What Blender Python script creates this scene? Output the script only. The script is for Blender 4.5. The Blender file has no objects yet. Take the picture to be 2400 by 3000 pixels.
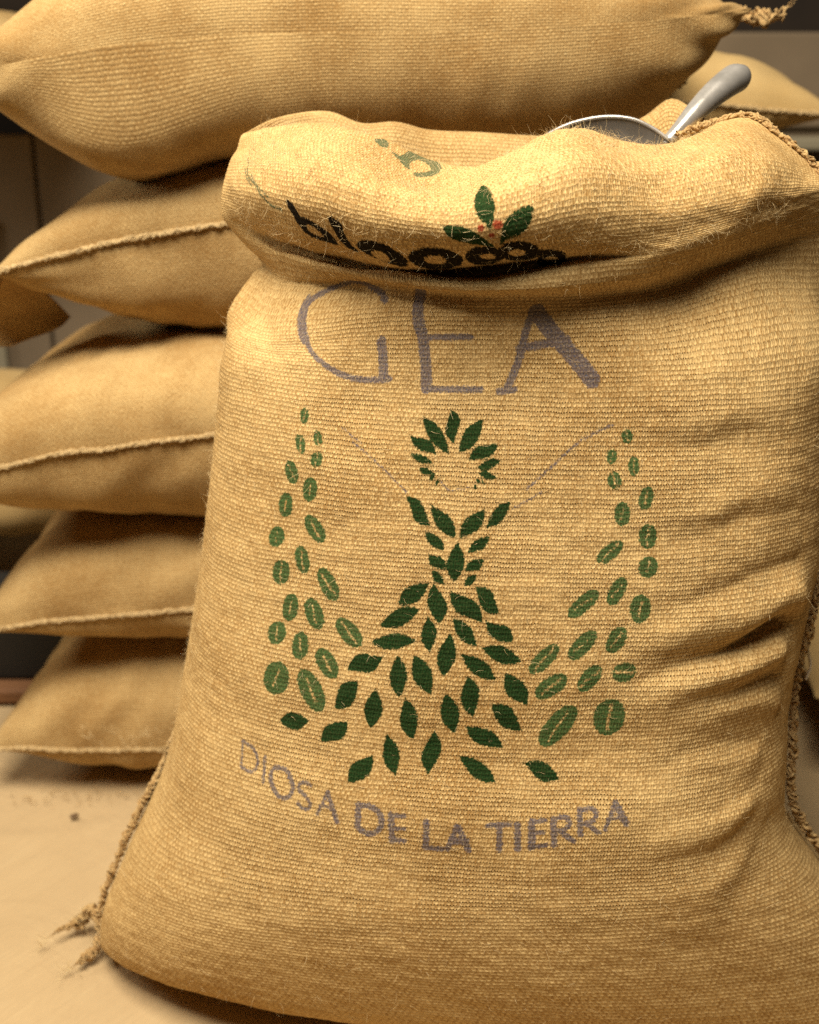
import bpy, math, random
import numpy as np

# ------------------------------------------------------------------ camera, light, exposure
TH = math.radians(20.0)          # camera looks 20 degrees down
CAM_H = 0.80
HALF_FOV = math.radians(23.0)
FPX = 1500.0 / math.tan(HALF_FOV)   # focal length in units of a 2400 x 3000 sheet

scene = bpy.context.scene
scene.render.engine = 'CYCLES'
COL = scene.collection
cam_data = bpy.data.cameras.new('camera')
cam_data.sensor_fit = 'VERTICAL'
cam_data.sensor_height = 36.0
cam_data.lens = 18.0 / math.tan(HALF_FOV)
cam_data.clip_start = 0.05
cam_data.clip_end = 50.0
cam_data.dof.use_dof = True
cam_data.dof.focus_distance = 0.885
cam_data.dof.aperture_fstop = 4.6
cam = bpy.data.objects.new('camera', cam_data)
cam.location = (0, 0, CAM_H)
cam.rotation_euler = (math.radians(90) - TH, 0, 0)
COL.objects.link(cam)
scene.camera = cam

world = bpy.data.worlds.new('World')
scene.world = world
world.use_nodes = True
bg = world.node_tree.nodes['Background']
bg.inputs[0].default_value = (1.0, 0.80, 0.58, 1)
bg.inputs[1].default_value = 0.024

def area_lamp(name, loc, target, size, size_y, power, color):
    ld = bpy.data.lights.new(name, 'AREA')
    ld.shape = 'RECTANGLE'; ld.size = size; ld.size_y = size_y
    ld.energy = power; ld.color = color
    lo = bpy.data.objects.new(name, ld)
    from mathutils import Vector
    d = Vector(target) - Vector(loc)
    lo.rotation_euler = d.to_track_quat('-Z', 'Y').to_euler()
    lo.location = loc
    COL.objects.link(lo)
area_lamp('ceiling_lamp', (-0.42, 0.34, 2.3), (0.0, 1.0, 0.4), 1.3, 1.0, 104, (1.0, 0.90, 0.74))
area_lamp('side_lamp', (-1.9, 1.35, 1.2), (-0.2, 1.1, 0.3), 0.5, 0.5, 12, (1.0, 0.91, 0.76))

vs = scene.view_settings
vs.view_transform = 'Standard'
vs.look = 'None'
vs.exposure = 0.0
vs.gamma = 1.0
scene.cycles.use_denoising = False
scene.cycles.max_bounces = 5

# ------------------------------------------------------------------ numeric helpers
CT, ST = math.cos(TH), math.sin(TH)
def at(px, py, Y):
    """point at distance Y from the camera wall plane, given its place on the 2400 x 3000 sheet"""
    sx = (px - 1200.0) / FPX; sy = (1500.0 - py) / FPX
    dy = CT + sy * ST; dz = -ST + sy * CT
    k = Y / dy
    return (sx * k, Y, CAM_H + dz * k)
def sheet(P):
    P = np.asarray(P, float)
    d = P[..., 1] * CT + (CAM_H - P[..., 2]) * ST
    up = P[..., 1] * ST + (P[..., 2] - CAM_H) * CT
    return 1200 + FPX * P[..., 0] / d, 1500 - FPX * up / d, d

def spline(P, n, t=None, arc=True):
    """smooth curve through the points P (k x dims), resampled to n points evenly by length"""
    P = np.asarray(P, float)
    k = len(P)
    d = np.linalg.norm(np.diff(P[:, :3] if P.shape[1] >= 3 else P, axis=0), axis=1)
    s = np.concatenate([[0], np.cumsum(np.maximum(d, 1e-9) ** 0.75)])
    m = np.zeros_like(P)
    h = np.diff(s)[:, None]
    dl = np.diff(P, axis=0) / h
    if k > 2:
        m[1:-1] = (dl[:-1] * h[1:] + dl[1:] * h[:-1]) / (h[1:] + h[:-1])
    m[0] = dl[0]; m[-1] = dl[-1]
    q = np.linspace(0, s[-1], max(n * 4, 200))
    i = np.clip(np.searchsorted(s, q, side='right') - 1, 0, k - 2)
    u = ((q - s[i]) / (s[i + 1] - s[i]))[:, None]
    hh = h[i]
    D = ((2*u**3 - 3*u**2 + 1) * P[i] + (u**3 - 2*u**2 + u) * hh * m[i]
         + (-2*u**3 + 3*u**2) * P[i + 1] + (u**3 - u**2) * hh * m[i + 1])
    L = np.concatenate([[0], np.cumsum(np.linalg.norm(np.diff(D, axis=0), axis=1))])
    w = np.linspace(0, L[-1], n)
    return np.stack([np.interp(w, L, D[:, c]) for c in range(D.shape[1])], axis=1)

def loft(K, s, q):
    """K (k, n, 3) key rows at parameters s; rows at parameters q"""
    h = np.diff(s)[:, None, None]
    dl = np.diff(K, axis=0) / h
    m = np.zeros_like(K)
    m[1:-1] = (dl[:-1] * h[1:] + dl[1:] * h[:-1]) / (h[1:] + h[:-1])
    m[0] = dl[0]; m[-1] = dl[-1]
    i = np.clip(np.searchsorted(s, q, side='right') - 1, 0, len(s) - 2)
    u = ((q - s[i]) / (s[i + 1] - s[i]))[:, None, None]
    hh = h[i]
    return ((2*u**3 - 3*u**2 + 1) * K[i] + (u**3 - 2*u**2 + u) * hh * m[i]
            + (-2*u**3 + 3*u**2) * K[i + 1] + (u**3 - u**2) * hh * m[i + 1])

def waves(x, y, freq, seed, n=14):
    """smooth pseudo noise of about -1..1 from crossing sine waves"""
    r = np.random.RandomState(seed)
    out = np.zeros_like(x)
    for _ in range(n):
        a = r.uniform(0, 2 * np.pi); f = freq * r.uniform(0.5, 1.5)
        out = out + np.sin((x * np.cos(a) + y * np.sin(a)) * f * 2 * np.pi + r.uniform(0, 6.28))
    return out / math.sqrt(n) * 0.9

def grid_normals(G):
    du = np.gradient(G, axis=1); dv = np.gradient(G, axis=0)
    N = np.cross(du, dv)
    return N / np.maximum(np.linalg.norm(N, axis=2, keepdims=True), 1e-12)

def polyline_dist(U, V, pts):
    """distance of every (U, V) to a polyline and the parameter 0..1 along it"""
    best = np.full(U.shape, 9.0); par = np.zeros(U.shape)
    pts = np.asarray(pts, float)
    seg = np.linalg.norm(np.diff(pts, axis=0), axis=1); tot = seg.sum(); acc = 0
    for (a, b), l in zip(zip(pts[:-1], pts[1:]), seg):
        if l < 1e-9: continue
        d = (b - a) / l
        t = np.clip((U - a[0]) * d[0] + (V - a[1]) * d[1], 0, l)
        r = np.hypot(U - a[0] - t * d[0], V - a[1] - t * d[1])
        k = r < best
        best = np.where(k, r, best); par = np.where(k, np.clip((acc + t) / tot, 0, 1), par)
        acc += l
    return best, par

# ------------------------------------------------------------------ the open sack: its cloth as one lofted sheet
NU, NB = 470, 90             # columns over the front panel, over the back panel
def body_rows():
    #      left edge (sheet x, y, Y)   right edge                bulge  lift   shape back_bulge
    T = [((380, 2700, 1.02), (2520, 2790, 0.97), -0.02, -0.01, 2.0, 0.04, 'g'),
         ((330, 2725, 0.985), (2590, 2850, 0.915), 0.085, -0.01, 1.9, 0.10, 'g'),
         ((299, 2738, 0.958), (2650, 2890, 0.890), 0.135, 0.035, 2.0, 0.14, ''),
         ((322, 2620, 0.965), (2530, 2690, 0.890), 0.155, 0.045, 2.15, 0.16, ''),
         ((392, 2450, 0.975), (2365, 2475, 0.895), 0.162, 0.035, 2.3, 0.16, ''),
         ((468, 2280, 0.985), (2282, 2345, 0.900), 0.163, 0.020, 2.4, 0.16, ''),
         ((520, 2100, 0.990), (2276, 2180, 0.905), 0.160, 0.010, 2.4, 0.15, ''),
         ((550, 1930, 0.995), (2284, 2000, 0.918), 0.152, 0.00, 2.4, 0.14, ''),
         ((576, 1750, 1.000), (2330, 1800, 0.922), 0.145, 0.00, 2.4, 0.13, ''),
         ((600, 1580, 1.005), (2372, 1620, 0.925), 0.138, 0.00, 2.4, 0.13, ''),
         ((622, 1380, 1.008), (2392, 1420, 0.928), 0.128, 0.00, 2.4, 0.12, ''),
         ((640, 1180, 1.010), (2404, 1220, 0.932), 0.117, 0.00, 2.4, 0.12, ''),
         ((664, 1000, 1.012), (2410, 1000, 0.938), 0.107, -0.003, 2.4, 0.12, '')]
    rows = []
    t = np.linspace(0, np.pi, 400)
    for (L, R, B, dz, n, BB, flag) in T:
        L = np.array(at(*L)); R = np.array(at(*R))
        if flag == 'g':
            L[2] = 0.004; R[2] = 0.004
        x = (1 - np.sign(np.cos(t)) * np.abs(np.cos(t)) ** (2 / n)) / 2
        d = np.sin(t) ** (2 / n)
        F = L + (R - L) * x[:, None]
        F[:, 1] -= B * d; F[:, 2] += dz * d
        F[:, 2] = np.maximum(F[:, 2], 0.003)
        Bk = R + (L - R) * x[:, None]
        Bk[:, 1] += BB * d
        Bk[:, 0] += 0.035 * np.sin(np.clip(x * 2.2, 0, 1) * np.pi) * (0 if flag else 1)
        Bk[:, 2] = np.maximum(Bk[:, 2] + (dz * 0.5 if dz > 0 else 0) * d, 0.003)
        rows.append((F, Bk))
    return rows

CX = [None, 800, 950, 1142, 1365, 1500, 1700, 1950, 2200, None]
NECK = [1.02, .968, .930, .905, .887, .883, .885, .900, .915, .955]
def off(*d): return [a + b for a, b in zip(NECK, d)]
CUFF = [   # rows of the gathered neck and the rolled cuff, left to right
    ([(705, 850), (800, 905), (950, 900), (1142, 888), (1365, 896), (1500, 898), (1700, 890), (1950, 860), (2200, 772), (2412, 750)], off(0, -.002, -.004, -.008, -.011, -.012, -.013, -.013, -.010, 0)),
    ([(742, 800), (830, 845), (960, 845), (1142, 848), (1365, 872), (1500, 872), (1700, 866), (1950, 835), (2200, 742), (2420, 690)], off(.004, .004, .002, -.006, -.010, -.013, -.013, -.010, -.006, 0)),
    ([(766, 765), (840, 800), (965, 815), (1142, 825), (1365, 850), (1500, 848), (1700, 832), (1950, 795), (2200, 705), (2425, 650)], off(.002, -.003, -.004, -.011, -.025, -.028, -.029, -.030, -.020, -.004)),
    ([(722, 722), (810, 745), (955, 780), (1142, 812), (1365, 822), (1500, 810), (1700, 785), (1950, 760), (2200, 680), (2428, 620)], off(0, -.006, -.009, -.013, -.021, -.024, -.028, -.038, -.029, -.006)),
    ([(664, 655), (795, 712), (950, 758), (1142, 800), (1365, 806), (1500, 788), (1700, 760), (1950, 735), (2200, 660), (2430, 600)], off(-.002, .006, .010, .010, .008, .002, -.019, -.041, -.034, -.008)),
    ([(650, 612), (785, 672), (945, 722), (1142, 770), (1365, 780), (1500, 760), (1700, 722), (1950, 696), (2200, 628), (2432, 575)], off(-.004, -.012, -.020, -.026, -.026, -.027, -.034, -.043, -.036, -.01)),
    ([(652, 550), (765, 572), (930, 612), (1142, 662), (1365, 680), (1500, 658), (1700, 610), (1950, 600), (2200, 562), (2430, 545)], off(-.004, -.030, -.044, -.050, -.049, -.046, -.043, -.041, -.033, -.01)),
    ([(668, 490), (770, 488), (920, 502), (1135, 575), (1345, 600), (1500, 552), (1695, 492), (1910, 512), (2150, 462), (2405, 512)], off(0, -.018, -.036, -.042, -.039, -.036, -.033, -.028, -.018, 0)),
    ([(692, 442), (790, 428), (919, 418), (1046, 442), (1155, 505), (1250, 540), (1397, 520), (1500, 470), (1600, 424), (1690, 407), (1850, 447), (1960, 454), (2060, 418), (2190, 385), (2305, 420)],
     [1.03, .985, .945, .925, .908, .90, .897, .90, .905, .91, .92, .925, .935, .95, .965]),
    ([(735, 394), (800, 378), (919, 366), (1046, 386), (1160, 424), (1265, 470), (1397, 497), (1500, 450), (1600, 402), (1690, 388), (1850, 429), (1960, 437), (2050, 395), (2100, 360), (2160, 346)],
     [1.045, 1.03, 1.015, .995, .975, .965, .945, .945, .945, .945, .955, .965, .975, .98, .99]),
]
RIM_BACK = [(2160, 346, .99), (2085, 372, 1.03), (2040, 330, 1.06), (1960, 290, 1.09), (1885, 345, 1.10), (1750, 402, 1.12), (1600, 400, 1.125),
            (1400, 388, 1.125), (1250, 380, 1.12), (1161, 358, 1.11), (1060, 362, 1.10), (970, 328, 1.095), (870, 333, 1.08), (790, 357, 1.06), (735, 394, 1.045)]

def build_sheet():
    F, Bk = [], []
    for f, b in body_rows():
        F.append(spline(f[::8], NU)); Bk.append(spline(b[::8], NB))
    nbody = len(F)
    rim = np.array([at(*p) for p in RIM_BACK])
    for i, (pp, yy) in enumerate(CUFF):
        c = np.array([at(px, py, y) for (px, py), y in zip(pp, yy)])
        F.append(spline(c, NU))
        if i < len(CUFF) - 1:
            L, R = c[0], c[-1]
            x = np.linspace(0, 1, 60)
            b = R + (L - R) * x[:, None]
            w = min(1, i / 7.0)
            bulge = 0.11 + 0.03 * w
            b[:, 1] += bulge * np.sin(np.pi * x) ** 0.7
            b[:, 0] -= 0.014 * np.exp(-((x - 0.93) / 0.07) ** 2) * np.clip((1 - x) / 0.05, 0, 1)
            if i >= 6:
                r = spline(rim, 60) + np.array([0, 0.02, -0.03 if i == 8 else -0.06])
                r = r + (1 - np.sin(np.pi * x)[:, None] ** 0.5) * (b - r)
                b = r
            Bk.append(spline(b, NB))
        else:
            Bk.append(spline(rim, NB))
    # inner wall of the mouth
    for dy, dz in ((0.022, -0.028), (0.024, -0.09), (0.02, -0.17)):
        f = F[nbody + len(CUFF) - 1] + np.array([0, dy, dz])
        e = np.linspace(0, 1, NU)[:, None]
        f = f + np.concatenate([0.03 * np.exp(-e * 12) - 0.03 * np.exp(-(1 - e) * 12), 0 * e, 0 * e], 1)
        b = Bk[nbody + len(CUFF) - 1] + np.array([0, -0.008 + dz * 0.45, dz])
        e2 = np.linspace(0, 1, NB)[:, None]
        b = b + (f[-1] - b[0]) * np.exp(-e2 * 12) + (f[0] - b[-1]) * np.exp(-(1 - e2) * 12)
        F.append(f); Bk.append(b)
    F = np.array(F); Bk = np.array(Bk)
    seg = np.linalg.norm(np.diff(F[:, NU // 6: -NU // 6], axis=0), axis=2).mean(1)
    s = np.concatenate([[0], np.cumsum(seg)])
    NV = int(s[-1] / 0.00155)
    q = np.linspace(0, s[-1], NV)
    return loft(F, s, q), loft(Bk, s, q), q, s
FRONT, BACK, VROW, VKEY = build_sheet()
CLOTH_W = float(np.linalg.norm(np.diff(FRONT[len(VROW) // 3], axis=0), axis=1).sum())
UU, VV = np.meshgrid(np.linspace(0, CLOTH_W, NU), VROW)
#--END GEOMETRY--
# ------------------------------------------------------------------ the stencilled print, in metres of cloth (across, along)
# leaf / bean: tip, base, width
LEAVES = [
    (0.3074,0.7659,0.3127,0.7405,0.0132), (0.2823,0.7598,0.3101,0.732,0.0119), (0.2721,0.7458,0.2988,0.7315,0.0099), 
    (0.2735,0.7318,0.2972,0.7241,0.0062), (0.2833,0.7207,0.2978,0.7173,0.0057), (0.2989,0.7179,0.2944,0.7115,0.0049), 
    (0.3038,0.715,0.3007,0.7085,0.0033), (0.3367,0.7591,0.3178,0.7335,0.0145), (0.3532,0.7427,0.3263,0.7279,0.011), 
    (0.3563,0.7287,0.3348,0.7234,0.0079), (0.3538,0.7162,0.3366,0.7194,0.0064), (0.3347,0.7156,0.3398,0.7111,0.003), 
    (0.3397,0.716,0.3433,0.7097,0.0024), (0.3347,0.7113,0.336,0.706,0.0032), (0.2754,0.6995,0.3001,0.6781,0.012), 
    (0.2973,0.6947,0.3231,0.6692,0.0127), (0.3456,0.693,0.326,0.6694,0.0141), (0.3666,0.6984,0.3471,0.678,0.0112), 
    (0.2954,0.6739,0.3142,0.6597,0.0091), (0.3517,0.6725,0.3338,0.6583,0.0093), (0.3241,0.6678,0.3255,0.6362,0.0157), 
    (0.3006,0.6569,0.3176,0.6449,0.01), (0.3486,0.6548,0.3337,0.6451,0.0097), (0.3052,0.644,0.3172,0.6339,0.0076), 
    (0.3442,0.6431,0.3334,0.6339,0.0074), (0.3044,0.635,0.2796,0.6163,0.0149), (0.3081,0.6355,0.3178,0.603,0.016), 
    (0.3222,0.6296,0.3531,0.6058,0.0149), (0.343,0.6334,0.3662,0.6129,0.0134), (0.2991,0.6137,0.2661,0.5982,0.0151), 
    (0.3067,0.6088,0.3141,0.581,0.0135), (0.3277,0.609,0.3515,0.5871,0.0118), (0.355,0.6078,0.3803,0.5904,0.0133), 
    (0.302,0.5894,0.2612,0.5848,0.0132), (0.3281,0.5977,0.3286,0.5623,0.0159), (0.3554,0.586,0.3908,0.5765,0.0134), 
    (0.3392,0.5816,0.3724,0.5606,0.0126), (0.2871,0.5765,0.2958,0.5426,0.0153), (0.3008,0.5785,0.3215,0.5474,0.0158), 
    (0.3485,0.5639,0.3586,0.5311,0.0155), (0.3788,0.5672,0.4006,0.5418,0.0153), (0.274,0.5489,0.2757,0.5154,0.0164), 
    (0.3001,0.5437,0.3125,0.5096,0.0156), (0.3327,0.5492,0.3463,0.5173,0.0154), (0.3714,0.5423,0.3998,0.5219,0.015), 
    (0.2894,0.5132,0.304,0.4803,0.0143), (0.3291,0.519,0.3306,0.4835,0.0154), (0.3541,0.5235,0.3875,0.5074,0.0135), 
    (0.3518,0.5003,0.3863,0.4801,0.0131), (0.4046,0.4968,0.4362,0.4845,0.0135), (0.2752,0.575,0.2454,0.5602,0.0166), 
    (0.2572,0.5526,0.2411,0.5271,0.0183), (0.2547,0.5187,0.2344,0.4984,0.0169), (0.2826,0.4941,0.2656,0.4694,0.0168), 
    (0.1925,0.5081,0.2207,0.5144,0.0154), 
]
BEANS = [
    (0.1662,0.7598,0.1697,0.7471,0.0094), (0.1646,0.7388,0.1735,0.7241,0.0097), (0.1815,0.7428,0.1885,0.7317,0.0087), 
    (0.1868,0.7272,0.1884,0.7146,0.0121), (0.1578,0.7166,0.1695,0.7004,0.0129), (0.1834,0.7069,0.1859,0.6881,0.0154), 
    (0.1599,0.6925,0.1626,0.6727,0.0158), (0.1839,0.6765,0.2053,0.659,0.0142), (0.1539,0.6646,0.158,0.6485,0.0175), 
    (0.1803,0.6525,0.1921,0.6324,0.014), (0.1649,0.6396,0.1682,0.6197,0.019), (0.2044,0.6378,0.2257,0.6152,0.0153), 
    (0.1826,0.6147,0.182,0.5919,0.0169), (0.1981,0.613,0.2151,0.5905,0.0158), (0.1684,0.5888,0.1776,0.5721,0.0202), 
    (0.2283,0.5999,0.2539,0.5811,0.0156), (0.197,0.5859,0.2015,0.5632,0.0166), (0.2159,0.5738,0.2375,0.5532,0.0163), 
    (0.1803,0.5579,0.1836,0.5299,0.0268), (0.2042,0.5548,0.2306,0.5243,0.0194), (0.4611,0.7537,0.4645,0.7433,0.0098), 
    (0.4509,0.7395,0.4496,0.7281,0.0094), (0.4689,0.7341,0.4695,0.7193,0.0099), (0.4509,0.7225,0.4556,0.7099,0.0121), 
    (0.4825,0.7116,0.4778,0.6939,0.0122), (0.46,0.7003,0.4615,0.6817,0.0137), (0.4819,0.6835,0.4835,0.6637,0.015), 
    (0.4621,0.6697,0.442,0.6543,0.0124), (0.4838,0.6585,0.4842,0.6416,0.0164), (0.4648,0.6427,0.454,0.6215,0.0132), 
    (0.4443,0.6323,0.4222,0.6123,0.0134), (0.4779,0.6292,0.4812,0.6072,0.0176), (0.4455,0.6013,0.4282,0.5793,0.0147), 
    (0.4673,0.6044,0.4594,0.5841,0.015), (0.4175,0.5899,0.3984,0.5679,0.0148), (0.484,0.5689,0.4643,0.5685,0.0158), 
    (0.4538,0.5743,0.4403,0.5544,0.0153), (0.4287,0.5656,0.4059,0.5495,0.0163), (0.4393,0.5421,0.417,0.5104,0.0203), 
    (0.4642,0.5474,0.472,0.519,0.0254), 
]
BERRIES = [
    
]
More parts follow.
